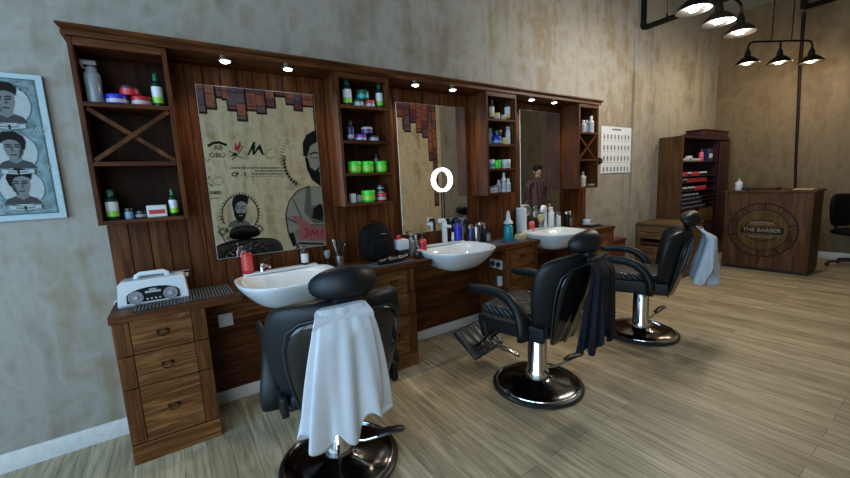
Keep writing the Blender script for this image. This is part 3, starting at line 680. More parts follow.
for k in range(7):
    a = k*.9; c = MB(); d = Vector((math.cos(a)*.28, math.sin(a)*.28, 1)).normalized()
    p0 = Vector((math.cos(a)*.005, math.sin(a)*.005, .010)); p1 = p0+d*(.17+.02*(k % 3))
    c.tube([p0, p0+d*.09, p1], [.003, .005, .008], 8, (1.5, .5)); c.build('comb' if k % 2 else 'scissors', M['black'] if k % 2 else M['steel'], t)
# backpack
t = thing('backpack', 'rounded black backpack standing on the worktop against the panelling', 'bag', wy(377, 262, -.115))
def blob(mb, c, d, e=.55, n=28, m=14):
    rings = []
    for j in range(m+1):
        ph = -PI/2+PI*j/m; cz, sz = math.cos(ph), math.sin(ph)
        rz_ = math.copysign(abs(sz)**e, sz); rr = max(abs(cz), 1e-3)**e
        rings.append([Vector((c[0]+d[0]*rr*math.copysign(abs(math.cos(a))**e, math.cos(a)), c[1]+d[1]*rr*math.copysign(abs(math.sin(a))**e, math.sin(a)), c[2]+d[2]*rz_)) for a in [2*PI*k/n for k in range(n)]])
    return mb.loft(rings)
blob(MB(), (0, 0, .155), (.14, .075, .155), .78).build('bag_body', M['cloth_bag'], t, smooth=80)
blob(MB(), (0, -.070, .105), (.095, .028, .085), .6).build('front_pocket', M['cloth_bag'], t, smooth=80)
MB().tube([(.02, -.070, .225), (.06, -.066, .222), (.085, -.052, .205)], .004, 8).build('zip', M['grey'], t)
MB().tube([(-.03, .0, .300), (-.025, 0, .325), (.025, 0, .325), (.03, 0, .300)], .007, 8).build('carry_handle', M['cloth_bag'], t)
def clipper(label, loc, rz, col=None, lying=True, group='hair clippers'):
    t = thing('hair_clipper', label, 'clipper', loc, rz, group)
    T = (lambda p: (p[0], p[1], p[2])) if not lying else (lambda p: (p[2], p[1], p[0]+.022))
    MB().tube([T((0, 0, 0.0)), T((0, 0, .03)), T((0, 0, .08)), T((.004, 0, .115))], [.020, .022, .020, .018], 12, up=(0, 1, 0)).build('clipper_body', col or M['black'], t)
    if not lying: t.scale = (1.5, 1.5, 1.5)
    MB().tube([T((.004, 0, .113)), T((.004, 0, .128)), T((.004, 0, .136))], [.017, .017, .012], 12, (1.2, .45), (0, 1, 0)).build('blade', M['steel'], t)
    return t
clipper('black hair clipper lying on the mat nearest the comb cup', wy(379, 267, -.33, .858), .3)
clipper('black hair clipper lying in the middle of the mat row', wy(388, 265, -.335, .858), .2)
clipper('black hair clipper lying on the mat nearest the white dispenser', wy(397, 262, -.32, .858), .35)
t = thing('towel_dispenser', 'white dispenser box on a black base with a red cap behind the worktop edge', 'dispenser', wy(402, 253, -.17))
MB().box((0, 0, .035), (.085, .08, .07), bev=.006).build('base', M['black'], t)
MB().box((0, 0, .115), (.10, .09, .088), bev=.014).build('housing', M['white'], t)
MB().lathe([(0, 0), (.022, 0), (.022, .03), (.014, .036), (0, .036)], (-.02, .01, .159), 16).build('red_cap', M['red'], t)
bottle('clear bottle between the white dispenser and the red bottle', wy(411.5, 250, -.14), .028, .185, M['clear'], M['silver'], M['grey'], None, 'pump')
bottle('slim clear bottle close behind the red bottle', wy(416, 247, -.075), .020, .165, M['clear'], M['white'], None, None, 'cap')
bottle('red lotion bottle with dark pump left of the middle basin', wy(423, 249, -.165), .034, .180, M['salmon'], M['black'], M['red'], None, 'pump', None, 'lotion_bottle')
jar('short black jar on the worktop before the red lotion bottle', wy(418, 256, -.27), .036, .050, M['black'], M['black'], None, None)
t = thing('cream_tube', 'small white tube standing on the middle basin beside the blue bottle', 'tube', (2.935, -.13, .916))
MB().lathe([(0, .0), (.013, 0), (.013, .02), (0, .022)], seg=14).build('cap', M['silver'], t); MB().tube([(0, 0, .02), (0, 0, .05), (0, 0, .085)], [.014, .014, .015], 14, [(1, 1), (1, .8), (1.1, .15)]).build('tube_body', M['white'], t)
bottle('royal blue liquid bottle standing on the middle basin', (3.00, -.125, .916), .036, .20, M['blue'], M['navy'], M['blue'], None, 'spray', None, 'spray_bottle')
# ring light
t = thing('ring_light', 'lit round white ring light on a slim stand before the middle mirror', 'ring light', (2.905, -.055, WT))
MB().lathe([(0, 0), (.030, 0), (.028, .008), (.006, .012), (0, .012)], seg=20).build('stand_base', M['black'], t)
MB().cyl((0, 0, .01), (0, 0, .525), .006, seg=10).build('stand_pole', M['iron'], t)
RX = Matrix.Rotation(PI/2, 4, 'X')
rg = MB(); rg.tube([(.098*math.cos(2*PI*k/40), 0, .098*math.sin(2*PI*k/40)+.635) for k in range(40)], .0118, 10, (1.1, .8), (0, 1, 0), True); rg.build('ring_lamp', M['ring'], t, smooth=80)
hh = MB(); hh.lathe([(0, 0), (.012, 0), (.012, .024), (0, .024)], (0, 0, .508), 12); hh.build('joint', M['black'], t)
# dark cluster right of the middle basin
t = thing('brush_stand', 'chrome stand of dark round neck brushes right of the middle basin', 'brush stand', wy(463, 240, -.085))
MB().lathe([(0, 0), (.05, 0), (.048, .01), (.008, .016), (.008, .19), (.03, .195), (0, .20)], seg=18).build('stand', M['chrome'], t)
for k in range(4):
    a = 2*PI*k/4+.4; p = Vector((.042*math.cos(a), .042*math.sin(a), 0))
    MB().lathe([(0, .12), (.009, .12), (.011, .17), (.009, .20), (.024, .22), (.027, .245), (.018, .265), (0, .27)], p, 12).build('neck_brush', M['hair'] if k % 2 else M['grey'], t)
clipper('black hair clipper standing upright right of the blue bottle', wy(471, 241.5, -.15), .2, M['navy'], False)
clipper('silver hair clipper leaning upright beside the navy clipper', wy(476.5, 241, -.14), .8, M['steel'], False)
clipper('black trimmer standing upright at the panelling right of the silver clipper', wy(480.5, 239, -.08), -.4, M['black'], False)
bottle('slim dark bottle with silver collar right of the clippers', wy(484.5, 239, -.10), .020, .19, M['black'], M['silver'], None, None, 'pump')
bottle('short dark bottle at the right of the clipper cluster', wy(488.5, 239, -.14), .022, .14, M['black'], M['iron'], M['grey'], None, 'cap')
# far part
bottle('teal bottle with tall white nozzle on the far worktop', wy(508.5, 240, -.18), .047, .30, M['teal'], M['white'], None, None, 'cone')
one('paper_roll', 'tall white paper roll standing on the far worktop', 'paper roll', MB().lathe([(0, 0), (.012, 0), (.055, 0), (.055, .30), (.050, .302), (.014, .300), (.014, .28), (0, .28)], seg=24), M['white'], wy(521.5, 232, -.10))
carton('beige soap box lying before the white paper roll', wy(521, 239, -.24), (.13, .07, .05), M['tan'], None, .15, 'soap_box')
carton('blue packet lying before the teal bottle', wy(509, 242.5, -.31), (.14, .07, .018), M['navy'], M['inkb'], .1, 'packet')
bottle('small black bottle left of the pink bottle', wy(526.8, 232, -.13), .026, .12, M['black'], M['black'], None, None, 'cap')
bottle('pink bottle with dark pump at the far basin', wy(531.5, 231.5, -.13), .034, .20, M['pink'], M['black'], M['salmon'], None, 'pump', None, 'lotion_bottle')
t = thing('shaving_brush', 'shaving brush with pale bristles on the far basin ledge', 'brush', (4.17, -.135, .916))
MB().lathe([(0, 0), (.028, 0), (.024, .02), (.014, .045), (.020, .065), (0, .068)], seg=14).build('brush_handle', M['grey'], t)
MB().lathe([(.018, .068), (.040, .11), (.042, .13), (.02, .15), (0, .152)], seg=16).build('bristles', M['tan'], t)
bottle('white spray bottle on the right of the far basin ledge', (4.345, -.14, .916), .036, .22, M['white'], M['white'], None, None, 'spray', None, 'spray_bottle', rz=PI)
clipper('white hair clipper standing right of the far basin', (4.50, -.12, WT), 0, M['white'], False)
clipper('black clipper standing right of the white clipper', (4.58, -.08, WT), .7, M['black'], False)
clipper('tall black trimmer standing under the end cabinet', (4.68, -.11, WT), -.6, M['iron'], False)
bottle('dark bottle with white cap under the end cabinet', (4.76, -.09, WT), .026, .20, M['black'], M['white'], M['grey'], None, 'cap')
jar('white jar at the right end of the far worktop', wy(586.5, 224, -.12), .045, .075, M['white'], M['white'], None, None)
t = thing('tool_tray', 'low tray of small silver tools at the far right worktop end', 'tray', (5.03, -.21, WT))
MB().box((0, 0, .008), (.20, .14, .014), bev=.004).build('tray', M['iron'], t)
for k in range(6):
    MB().tube([(-.07+.028*k, -.045, .022), (-.065+.028*k, .0, .030), (-.07+.028*k, .05, .022)], [.005, .007, .004], 8).build('tool', M['steel'] if k % 2 else M['offw'], t)

# switch and sockets
t = thing('light_switch', 'white square switch plate on the apron board by the left cabinet', 'switch', (1.01, -.062, .607))
MB().box((0, -.004, 0), (.088, .008, .088), bev=.003).build('plate', M['white'], t); MB().box((0, -.009, 0), (.060, .004, .060), bev=.002).build('rocker', M['white'], t)
t = thing('double_socket', 'white double socket plate on the side of the third cabinet', 'socket', (3.347, -.275, .655))
MB().box((-.004, 0, 0), (.008, .165, .090), bev=.003).build('plate', M['white'], t)
for s in (-1, 1): MB().lathe([(0, 0), (.024, 0), (.024, .016), (.016, .022), (0, .022)], (-.008, s*.038, 0), 16, Matrix.Rotation(-PI/2, 4, 'Y')).build('plug', M['black'], t)
for s in (-1, 1): MB().tube([(-.028, s*.038, 0), (-.035, s*.038, -.03), (-.03, s*.036, -.10), (-.02, s*.03, -.2)], .004, 8).build('plug_cord', M['black'], t)
one('power_adapter', 'small white power adapter on the third cabinet side below the sockets', 'adapter', MB().box((0, 0, 0), (.035, .045, .095), bev=.006), M['white'], (3.3294, -.335, .50))
#PART2
# ------------------------------------------------------------------ barber chairs
def make_chair(label, loc, rz):
    t = thing('barber_chair', label, 'chair', loc, rz, 'barber chairs')
    bp = MB().lathe([(0, 0), (.300, 0), (.312, .006), (.312, .020), (.300, .030), (.285, .032)], seg=56).build('base_rim', M['black'], t)
    MB().lathe([(.286, .030), (.280, .036), (.20, .046), (.10, .060), (.075, .075), (.066, .10), (0, .10)], seg=56).build('base_plate', M['dchrome'], t)
    MB().tube([(.283*math.cos(2*PI*k/48), .283*math.sin(2*PI*k/48), .034) for k in range(48)], .006, 8, close=True).build('trim_ring', M['chrome'], t)
    c = MB().lathe([(0, .07), (.070, .07), (.068, .12), (.058, .135), (.056, .385), (.050, .395), (0, .395)], seg=28, sx=1.15, sy=1.15).build('hydraulic_column', M['chrome'], t)
    MB().lathe([(0, .39), (.057, .388), (.057, .398), (.030, .402), (0, .402)], seg=24).build('collar', M['black'], c)
    MB().lathe([(0, .40), (.028, .40), (.028, .47), (0, .47)], seg=18).build('piston', M['chrome'], t)
    # foot pump lever
    p = MB(); p.tube([(.045, -.035, .12), (.12, -.09, .125), (.20, -.14, .150), (.245, -.165, .165)], .011, 10); lv = p.build('pump_lever', M['chrome'], t)
    MB().tube([(.175, -.125, .155), (.215, -.148, .172), (.285, -.19, .182), (.30, -.2, .182)], [.024, .030, .028, .012], 12, (1, .42)).build('pedal', M['black'], lv)
    MB().tube([(-.02, -.06, .13), (-.035, -.115, .125), (-.04, -.15, .11)], .009, 8).build('lock_lever', M['chrome'], t)
    # seat
    MB().box((0, .06, .462), (.40, .40, .035), bev=.01).build('seat_frame', M['iron'], t)
    s = MB(); s.box((0, .055, .512), (.50, .50, .075), bev=.03, seg=4); s.build('seat_base', M['leather'], t)
    MB().box((0, .07, .572), (.465, .47, .075), bev=.03, seg=4).build('seat_cushion', M['quilt'], t)
    # back
    Z = [.430, .445, .50, .58, .68, .78, .87, .93, .965, .985, .992]
    W = [.18, .21, .25, .285, .312, .325, .325, .312, .285, .22, .11]
    T = [.02, .045, .055, .06, .062, .062, .060, .055, .046, .03, .012]
    def yc(z): return -.170-.145*(z-.43)/.56-.02*math.sin(PI*(z-.43)/.56)
    def sec(z, w, th, off=0., n=36, wing=.115, e=.7):
        out = []
        for k in range(n):
            a = 2*PI*k/n; cx_, sy_ = math.cos(a), math.sin(a)
            x_ = w*math.copysign(abs(cx_)**e, cx_); y_ = th*math.copysign(abs(sy_)**e, sy_)
            out.append(Vector((x_, yc(z)+off+y_+wing*(abs(x_)/.30)**2.2, z)))
        return out
    bk = MB().loft([sec(z, w, th) for z, w, th in zip(Z, W, T)]).build('backrest', M['leather'], t, smooth=180, sub=1)
    # glossy rear shell, gathered towards its lower edge
    def shell(z, w, th, off):
        r_ = sec(z, w, th, off, 72, .075, .8)
        q = max(0, (.72-z)/.3)
        for v in r_:
            v.y += .010*q*math.sin(v.x*95)-.0
            v.z += .018*q*q*math.sin(v.x*47+1)
        return r_
    SZ = [.40, .42, .50, .60, .70, .80, .875, .915, .93]
    SW = [.15, .185, .21, .235, .252, .258, .245, .20, .10]
    ST = [.010, .018, .022, .024, .025, .025, .022, .016, .006]
    MB().loft([shell(z, w, th, -.052) for z, w, th in zip(SZ, SW, ST)]).build('back_shell', M['gloss'], t, smooth=180, sub=1)
    pts = []
    for z, w in list(zip(SZ, SW))[1:]: pts.append(Vector((-w*1.03, yc(z)-.052+.115*(w/.30)**2.2-.012, z)))
    for z, w in list(zip(SZ, SW))[:0:-1]: pts.append(Vector((w*1.03, yc(z)-.052+.115*(w/.30)**2.2-.012, z)))
    MB().tube(pts, .0045, 8, up=(0, 1, 0)).build('piping', M['piping'], bk)
    for s in (-1, 1):
        MB().tube([(s*(.145+.075*math.sin(q)), yc(.80+.075*math.cos(q))-.062+.115*((.145+.075*math.sin(q))/.30)**2.2, .80+.075*math.cos(q)) for q in [.2+2.3*k/12 for k in range(13)]], .0026, 8, up=(0, 1, 0)).build('chrome_grip', M['chrome'], t)
        MB().tube([(s*.045, yc(.93)-.02, .93), (s*.045, -.345, 1.03)], .009, 10, up=(0, 1, 0)).build('headrest_stem', M['chrome'], t)
    hb = MB(); blob(hb, (0, 0, 0), (.150, .064, .070), .86, 32, 14)
    for v in hb.bm.verts:
        v.co.y += .05*(v.co.x/.148)**2
        v.co = Matrix.Translation((0, -.345, 1.062)) @ Matrix.Rotation(math.radians(-14), 4, 'X') @ v.co
    hb.build('headrest', M['leather'], t, smooth=180)
    MB().box((0, -.345, 1.0), (.13, .045, .05), bev=.012).build('headrest_bracket', M['black'], t)
    # arms
    for s in (-1, 1):
        xs = s*.292
        a = MB().tube([(xs, -.06, .455), (xs, -.065, .51), (xs, -.05, .58), (xs, -.01, .65), (xs, .05, .70), (xs, .12, .727), (xs, .22, .735), (xs, .33, .728), (xs, .37, .722)],
                      [.056, .062, .058, .050, .042, .036, .034, .031, .012], 16,
                      [(.55, 1.15), (.55, 1.1), (.6, 1.0), (.7, .8), (.85, .62), (.95, .52), (1, .48), (1, .45), (1, .5)], (1, 0, 0))
        a.build('armrest', M['leather'], t, smooth=180)
        MB().box((s*.272, .02, .50), (.035, .42, .10), bev=.014, seg=3).build('side_panel', M['leather'], t)
    # leg rest
    q = MB(); q.box((0, .315, .43), (.42, .06, .17), (math.radians(-12), 0, 0), .02, 3); q.build('leg_rest', M['leather'], t)
    q = MB(); q.box((0, 0, 0), (.36, .27, .055), (math.radians(36), 0, 0), .022, 4); q.bm.transform(Matrix.Translation((0, .505, .215))); q.build('footrest', M['quilt'], t)
    for s in (-1, 1): MB().tube([(s*.10, .30, .40), (s*.10, .38, .27), (s*.10, .47, .19)], .011, 8, up=(1, 0, 0)).build('leg_rest_bracket', M['iron'], t)
    MB().tube([(.09, .20, .12), (.10, .27, .135), (.11, .36, .135), (.12, .44, .135), (.12, .50, .16)], [.013, .017, .022, .018, .012], 10, up=(1, 0, 0)).build('foot_bar', M['chrome'], t)
    # tufted front of the back
    FZ = [.60, .62, .70, .78, .86, .92, .95, .965]; FW = [.12, .19, .215, .225, .225, .205, .15, .08]; FT = [.006, .016, .020, .022, .022, .018, .012, .004]
    MB().loft([sec(z, w, th, .052) for z, w, th in zip(FZ, FW, FT)]).build('back_cushion', M['tufted'], t, smooth=180, sub=1)
    return t
CH = make_chair('black leather barber chair nearest the camera, seen from behind with a white cape', (1.39, -1.05, 0), math.radians(-3))
dup(CH, (2.81, -1.205, 0), math.radians(12), 'black leather barber chair in the middle, with a black cape over its headrest')
dup(CH, (4.25, -1.20, 0), math.radians(26), 'black leather barber chair farthest from the camera, white cape on its headrest')

def cape(label, loc, rz, L, a1, b1, mat, seed, lobes, lean=.16, name='barber_cape', a0=.075, b0=.03, nf=9, skew=0., tag_label=False):
    rnd = random.Random(seed); nv, nu = 40, 120
    ph = [rnd.uniform(0, 6.28) for _ in range(8)]
    rings = []
    for j in range(nv+1):
        v = j/nv; ring = []
        sm = min(1, v/.22); sm = sm*sm*(3-2*sm)
        a = a0+(a1-a0)*v**.62; b = b0+(b1-b0)*v**.8
        for k in range(nu):
            th = 2*PI*k/nu
            fold = 1+(.05+.17*v)*(.55*math.sin(nf*th+ph[0]+1.2*v)+.30*math.sin((nf*2-3)*th+ph[1]-v)+.3*math.sin(3*th+ph[2]+2*v))
            u = th/(2*PI)
            hem = sum(d*math.exp(-((u-c+.5) % 1-.5)**2/(2*w*w)) for c, w, d in lobes)
            Lz = L*(1+hem)*(1-.05*v*math.sin(5*th+ph[3]))
            x = a*fold*math.cos(th)+skew*v; y = b*(1+(fold-1)*1.9)*math.sin(th)-lean*sm+.03*v
            z = -Lz*v-.02*v*math.cos(2*th+ph[4])
            za = loc[2]+z                       # stay behind the chair back it hangs on
            lim = -.385-.045*min(1, max(0, (.985-za)/.035)) + max(0, .93-za)*.25
            if y > lim+.40: y = lim+.40-.25*(1-math.exp(-(y-lim-.40)*2))*.05
            ring.append(Vector((x, y, z)))
        rings.append(ring)
    mb = MB(); mb.loft(rings, cap=False)
    o = mb.build(name, mat, None, loc, rz, 180)
    md = o.modifiers.new('thickness', 'SOLIDIFY'); md.thickness = .003
    return tag(o, label, 'cape', 'barber capes')
# angle 0 = right, .75 = towards the viewer
def behind(ch_, rz, d=-.40, dx=0.): return (ch_[0]-d*math.sin(rz)+dx*math.cos(rz), ch_[1]+d*math.cos(rz)+dx*math.sin(rz), .984)
r1, r2, r3 = (math.radians(q) for q in (-3, 12, 26))
cape('white cape draped from the headrest of the nearest chair down its back', behind((1.39, -1.05), r1, dx=-.048), r1, .52, .186, .050, M['cloth_w'], 3, [(.63, .05, .03), (.755, .04, .14), (.88, .05, -.02), (.69, .018, -.08), (.815, .02, -.16)], .035, nf=8, a0=.098, b0=.022, skew=-.012)
ck = cape('black cape hanging from the headrest of the middle chair', behind((2.81, -1.205), r2, dx=-.02), r2, .52, .195, .066, M['cloth_k'], 8, [(.64, .06, .0), (.88, .06, .04), (.77, .03, -.14)], .05, a0=.14, b0=.024, nf=10, skew=-.04)
cape('white cape hanging from the headrest of the farthest chair', behind((4.25, -1.20), r3), r3, .44, .165, .095, M['cloth_w'], 21, [(.60, .06, -.25), (.85, .08, .10)], .085, nf=5, a0=.105, b0=.026, skew=.05)
cl = MB().box((0, 0, 0), (.035, .002, .022), (0, .5, 0)).build('care_label', M['offw'], ck); cl.location = (.15, -.20, -.28); cl['label'] = 'small white care label'

# ------------------------------------------------------------------ far end of the shop
one('low_cabinet', 'small dark red cabinet on the floor right of the last drawer cabinet', 'cabinet', MB().box((0, 0, .31), (.36, .30, .62), bev=.004).box((0, 0, .635), (.38, .32, .03), bev=.004), M['redbox'], (5.42, -.18, 0))
t = thing('wooden_crate_chest', 'low slatted wooden chest with a dark shelf slot against the wall behind the last chair', 'chest', (6.76, -.345, 0))
for x_, nm in ((-.30, 'end_panel'), (.30, 'end_panel')):
    b = MB()
    for k in range(7):
        z0 = .02+.1*k
        if 4 <= k < 5: continue
        b.box((x_, 0, z0+.047), (.024, .60, .092), bev=.003, seg=1)
    for s in (-1, 1): b.box((x_-.012 if x_ < 0 else x_+.012, s*.275, .36), (.016, .05, .70), bev=.003, seg=1)
    b.build(nm, M['crate'], t)
b = MB()
for s in (-1, 1):
    b = MB()
    for k in range(7): b.box((0, s*.288, .067+.1*k), (.58, .022, .092), bev=.003, seg=1)
    b.build('slat_panel', M['crate'], t)
MB().box((-.012, 0, .452), (.575, .54, .03)).build('shelf', M['redbox'], t)
MB().box((0, 0, .735), (.66, .61, .030), bev=.004).build('lid', M['crate'], t)

t = thing('display_cabinet', 'tall dark display cabinet with rows of tins beside the reception counter', 'cabinet', (8.0, -.17, 0))
MB().box((-.885, 0, .99), (.03, .33, 1.98), bev=.002, seg=1).build('side_panel', M['dwoodside'], t)
MB().box((.885, 0, .99), (.03, .33, 1.98), bev=.002, seg=1).build('side_panel', M['maroon'], t)
MB().box((0, .145, .99), (1.74, .02, 1.96)).build('back_panel', M['maroon'], t)
MB().box((0, -.005, 1.965), (1.74, .32, .03)).build('top_panel', M['maroon'], t)
MB().box((.48, .0, .98), (.02, .28, 1.94)).build('divider', M['maroon'], t)
MB().box((.68, -.155, .98), (.37, .02, 1.90), bev=.003).build('door', M['maroon'], t)
MB().box((0, -.01, .05), (1.74, .28, .10)).build('plinth', M['black'], t)
for z in (1.60, 1.38, 1.285, 1.155, 1.06, .995, .93, .865):
    MB().box((-.2, -.01, z), (1.33, .29, .012)).build('shelf', M['maroon'], t)
MB().box((-.54, -.145, .48), (.62, .02, .72), bev=.003).build('drawer', M['maroon'], t)
MB().box((.09, -.148, .74), (.50, .024, .22), bev=.003).build('drawer', M['logoin'], t)
MB().box((.09, -.145, .37), (.50, .02, .50), bev=.003).build('drawer', M['maroon'], t)
ordn = ['first', 'second', 'third', 'fourth', 'fifth', 'sixth', 'seventh', 'eighth']
protos = {}
def tin_copy(key, r, h, body, lid, loc, label, group):
    if key not in protos:
        a = MB().lathe([(0, 0), (r, 0), (r, h*.6), (0, h*.6)], seg=16); a.mi = 1; a.lathe([(0, h*.61), (r*1.05, h*.61), (r*1.05, h*.96), (r, h), (0, h)], seg=16)
        o = a.build('product_tin', [body, lid]); protos[key] = o
    else:
        o = protos[key].copy(); COL.objects.link(o)
    o.location = loc; tag(o, label, 'tin', group)
rows = [(1.386, 'top tin row', ['red', 'silver', 'red', 'red', 'silver', 'silver']), (1.291, 'second tin row', ['silver', 'salmon', 'red', 'red', 'red', 'red']), (1.161, 'third tin row', ['silver', 'silver', 'silver', 'red', 'red', 'red']),
        (1.066, 'fourth tin row', ['silver']*4), (1.001, 'fifth tin row', ['silver']*5), (.936, 'sixth tin row', ['silver']*5), (.871, 'lowest tin row', ['silver']*6)]
for z, nm, cs in rows:
    for k, c in enumerate(cs):
        hgt = .058 if z > 1.1 else .042
        tin_copy((c, z > 1.1), .052, hgt, M['black'] if c == 'silver' else M['red'], M['offw'] if c == 'silver' else M['salmon'], (7.36+.145*k, -.25, z), '%s tin, %s from the left in the %s of the display cabinet' % ('white' if c == 'silver' else 'red', ordn[k], nm), 'tins in the display cabinet')
for k, (dx, h) in enumerate(((7.32, .04), (7.42, .05), (7.52, .085), (7.62, .05), (7.73, .04), (7.83, .045))):
    tin_copy(('w', h), .045, h, M['grey'], M['offw'], (dx, -.25, 1.606), 'small pale jar, %s from the left on the top shelf of the display cabinet' % ordn[k], 'jars on the top display shelf')
bottle('dark pink bottle on the top shelf of the display cabinet', (8.0, -.24, 1.606), .035, .20, M['pink'], M['black'], None, None, 'cap', parts=False)
carton('blue and white box on the top shelf of the display cabinet', (8.24, -.24, 1.606), (.17, .10, .20), M['navy'], M['white'], 0, 'product_box')
t = thing('flat_case', 'flat dark case lying on top of the display cabinet', 'case', (8.35, -.19, 1.981))
MB().box((0, 0, .05), (.98, .26, .10), bev=.01).build('case_body', M['maroon'], t); MB().box((0, -.0, .115), (1.0, .28, .022), bev=.008).build('case_lid', M['maroon'], t)

t = thing('reception_counter', 'dark wooden reception counter with a round burnt logo on its front', 'counter', (7.91, -1.18, 0))
MB().box((0, 0, .575), (.49, .94, 1.07), bev=.003, seg=1).build('body', M['dwood'], t)
MB().box((0, 0, .02), (.46, .92, .04)).build('plinth', M['black'], t)
MB().box((0, 0, 1.125), (.52, .98, .03), bev=.004).build('counter_top', M['dwoodside'], t)
for s in (-1, 1): MB().box((-.2475, s*.452, .56), (.012, .036, 1.10), bev=.002, seg=1).build('corner_post', M['dwoodside'], t)
lg = MB(); D = Draw(lg, lambda u, v: (-.2452, .03-u, .585+v), .0005, (-1, 0, 0))
D.disc(0, 0, .385, .385, 0, 48); D.disc(0, 0, .368, .368, 1, 48); D.disc(0, 0, .295, .295, 0, 48); D.disc(0, 0, .283, .283, 2, 48)
D.k += 1
for k in range(10):
    a = 2*PI*k/10+.25; D.line([(.29*math.cos(a), .29*math.sin(a)), (.372*math.cos(a), .372*math.sin(a))], .016, 0); D.k -= 1
D.ring(0, 0, .205, .15, .010, 0, 40, .35, PI-.35); D.ring(0, 0, .205, .15, .010, 0, 40, PI+.35, 2*PI-.35)
D.fill([(-.235, -.045), (.235, -.045), (.235, .045), (-.235, .045)], 0)
D.line([(-.14, .083), (.14, .083)], .006, 3); D.line([(-.16, -.075), (.16, -.075)], .005, 3); D.k += 1
TM = Matrix(((0, 0, -1, -.2452-.0005*(D.k+1)), (-1, 0, 0, .03), (0, 1, 0, .585), (0, 0, 0, 1)))
lg.text('THE BARBER', .074, TM, 3, bold=.002)
kk = D.k
for k in range(10):
    D.k = kk; D.fill([(-.125+.026*k, .098), (-.107+.026*k, .098), (-.107+.026*k, .118), (-.125+.026*k, .118)], 3)
    D.k = kk; D.fill([(-.125+.026*k, -.108), (-.109+.026*k, -.108), (-.109+.026*k, -.092), (-.125+.026*k, -.092)], 3)
for sx_ in (-1, 1): lg.text('*', .07, TM @ Matrix.Translation((sx_*.19, -.09, 0)), 3)
lg.build('round_logo', [M['logo'], M['dwood'], M['logoin'], M['logol']], t, smooth=0, normals=False)
z = 1.1405
bottle('white pump bottle on the left end of the reception counter', (7.86, -.80, z), .045, .17, M['white'], M['offw'], None, None, 'pump')
t = thing('sunglasses', 'black sunglasses lying on the reception counter beside the white bottle', 'glasses', (7.80, -.93, z))
for s in (-1, 1):
    MB().lathe([(0, 0), (.028, 0), (.028, .004), (0, .004)], (0, s*.036, .028), 16, Matrix.Rotation(-PI/2, 4, 'Y'), sx=.85).build('lens', M['gloss'], t)
    MB().tube([(0, s*.064, .035), (.06, s*.066, .03), (.13, s*.064, .006)], .003, 6).build('temple', M['black'], t)
MB().tube([(0, -.012, .036), (-.002, 0, .040), (0, .012, .036)], .003, 6).build('bridge', M['black'], t)
one('counter_tray', 'long shallow brown tray on the reception counter', 'tray', MB().box((0, 0, .012), (.22, .40, .022), bev=.008).box((0, 0, .026), (.24, .42, .006), bev=.002), M['dwoodside'], (7.95, -1.04, z))
t = thing('card_stand', 'small brown card stand at the foot of the cable on the counter', 'stand', (7.96, -1.33, z))
MB().box((0, 0, .006), (.08, .09, .010), bev=.002).build('foot', M['dwoodside'], t); MB().box((.01, 0, .055), (.012, .08, .09), (0, .2, 0), .002).build('card_holder', M['crate'], t)
one('paper_sheets', 'pale sheets of paper lying on the right end of the reception counter', 'paper', MB().box((0, 0, .003), (.24, .20, .004)).box((.01, .01, .007), (.22, .19, .003), (0, 0, .1)), M['tan'], (7.92, -1.50, z))
t = thing('office_chair', 'black swivel office chair behind the right end of the reception counter', 'chair', (8.72, -1.93, 0), -.5)
blob(MB(), (0, 0, .50), (.24, .24, .045), .6).build('seat', M['cloth_bag'], t, smooth=180)
q = MB(); blob(q, (0, 0, .80), (.225, .045, .235), .62)
for v in q.bm.verts: v.co.y += .22+.06*(v.co.z-.6)-.05*(v.co.x/.22)**2
q.build('backrest', M['cloth_bag'], t, smooth=180)
MB().tube([(0, .05, .47), (0, .24, .48), (0, .285, .58), (0, .27, .70)], .022, 8, (1.3, .6), (1, 0, 0)).build('back_bracket', M['black'], t)
MB().lathe([(0, .09), (.028, .09), (.028, .28), (.02, .28), (.02, .46), (0, .46)], seg=14).build('gas_column', M['black'], t)
for k in range(5):
    a = 2*PI*k/5; d = Vector((math.cos(a), math.sin(a), 0))
    lg_ = MB().tube([d*.02+Vector((0, 0, .10)), d*.16+Vector((0, 0, .085)), d*.28+Vector((0, 0, .062))], [.022, .018, .014], 8).build('base_leg', M['black'], t)
    MB().ball(d*.28+Vector((0, 0, .027)), .027, 12).build('castor', M['black'], lg_)
one('wall_cable', 'brown cable running down the far wall to the reception counter', 'cable', MB().tube([(X1-.014, -1.06, 3.78), (X1-.014, -1.07, 3.0), (X1-.014, -1.10, 2.2), (X1-.014, -1.12, 1.6), (X1-.014, -1.15, 1.02)], [.024, .022, .020, .018, .016], 8, up=(1, 0, 0)).box((X1-.012, -1.155, 1.0), (.022, .09, .12), bev=.004), M['logo'])
one('ceiling_rail', 'black steel rail under the ceiling at the far wall', 'rail', MB().tube([(9.14, -1.06, 3.84), (9.14, -2.2, 3.84), (9.14, -3.6, 3.84)], .035, 4, up=(1, 0, 0)).box((9.16, -1.06, 3.97), (.05, .08, .26)).box((9.16, -3.5, 3.97), (.05, .08, .26)), M['iron'])
t = thing('black_pipe', 'black pipe elbow coming down the wall and turning out under the ceiling', 'pipe', (6.42, -.05, 3.415))
MB().tube([(0, 0, .68), (0, 0, .05), (-.004, -.01, .012), (-.01, -.05, 0), (-.03, -1.3, 0)], .036, 12, up=(1, 0, 0)).build('pipe', M['iron'], t)
MB().lathe([(0, .02), (.045, .02), (.045, .06), (0, .06)], (0, 0, 0), 14).build('elbow_collar', M['iron'], t)
MB().cyl((-.012, -.30, .03), (-.012, -.30, .685), .004, seg=6).build('hanger_wire', M['iron'], t)
MB().lathe([(0, 0), (.014, 0), (.012, .04), (0, .05)], (-.012, -.30, .03), 10).build('hanger_clip', M['iron'], t)

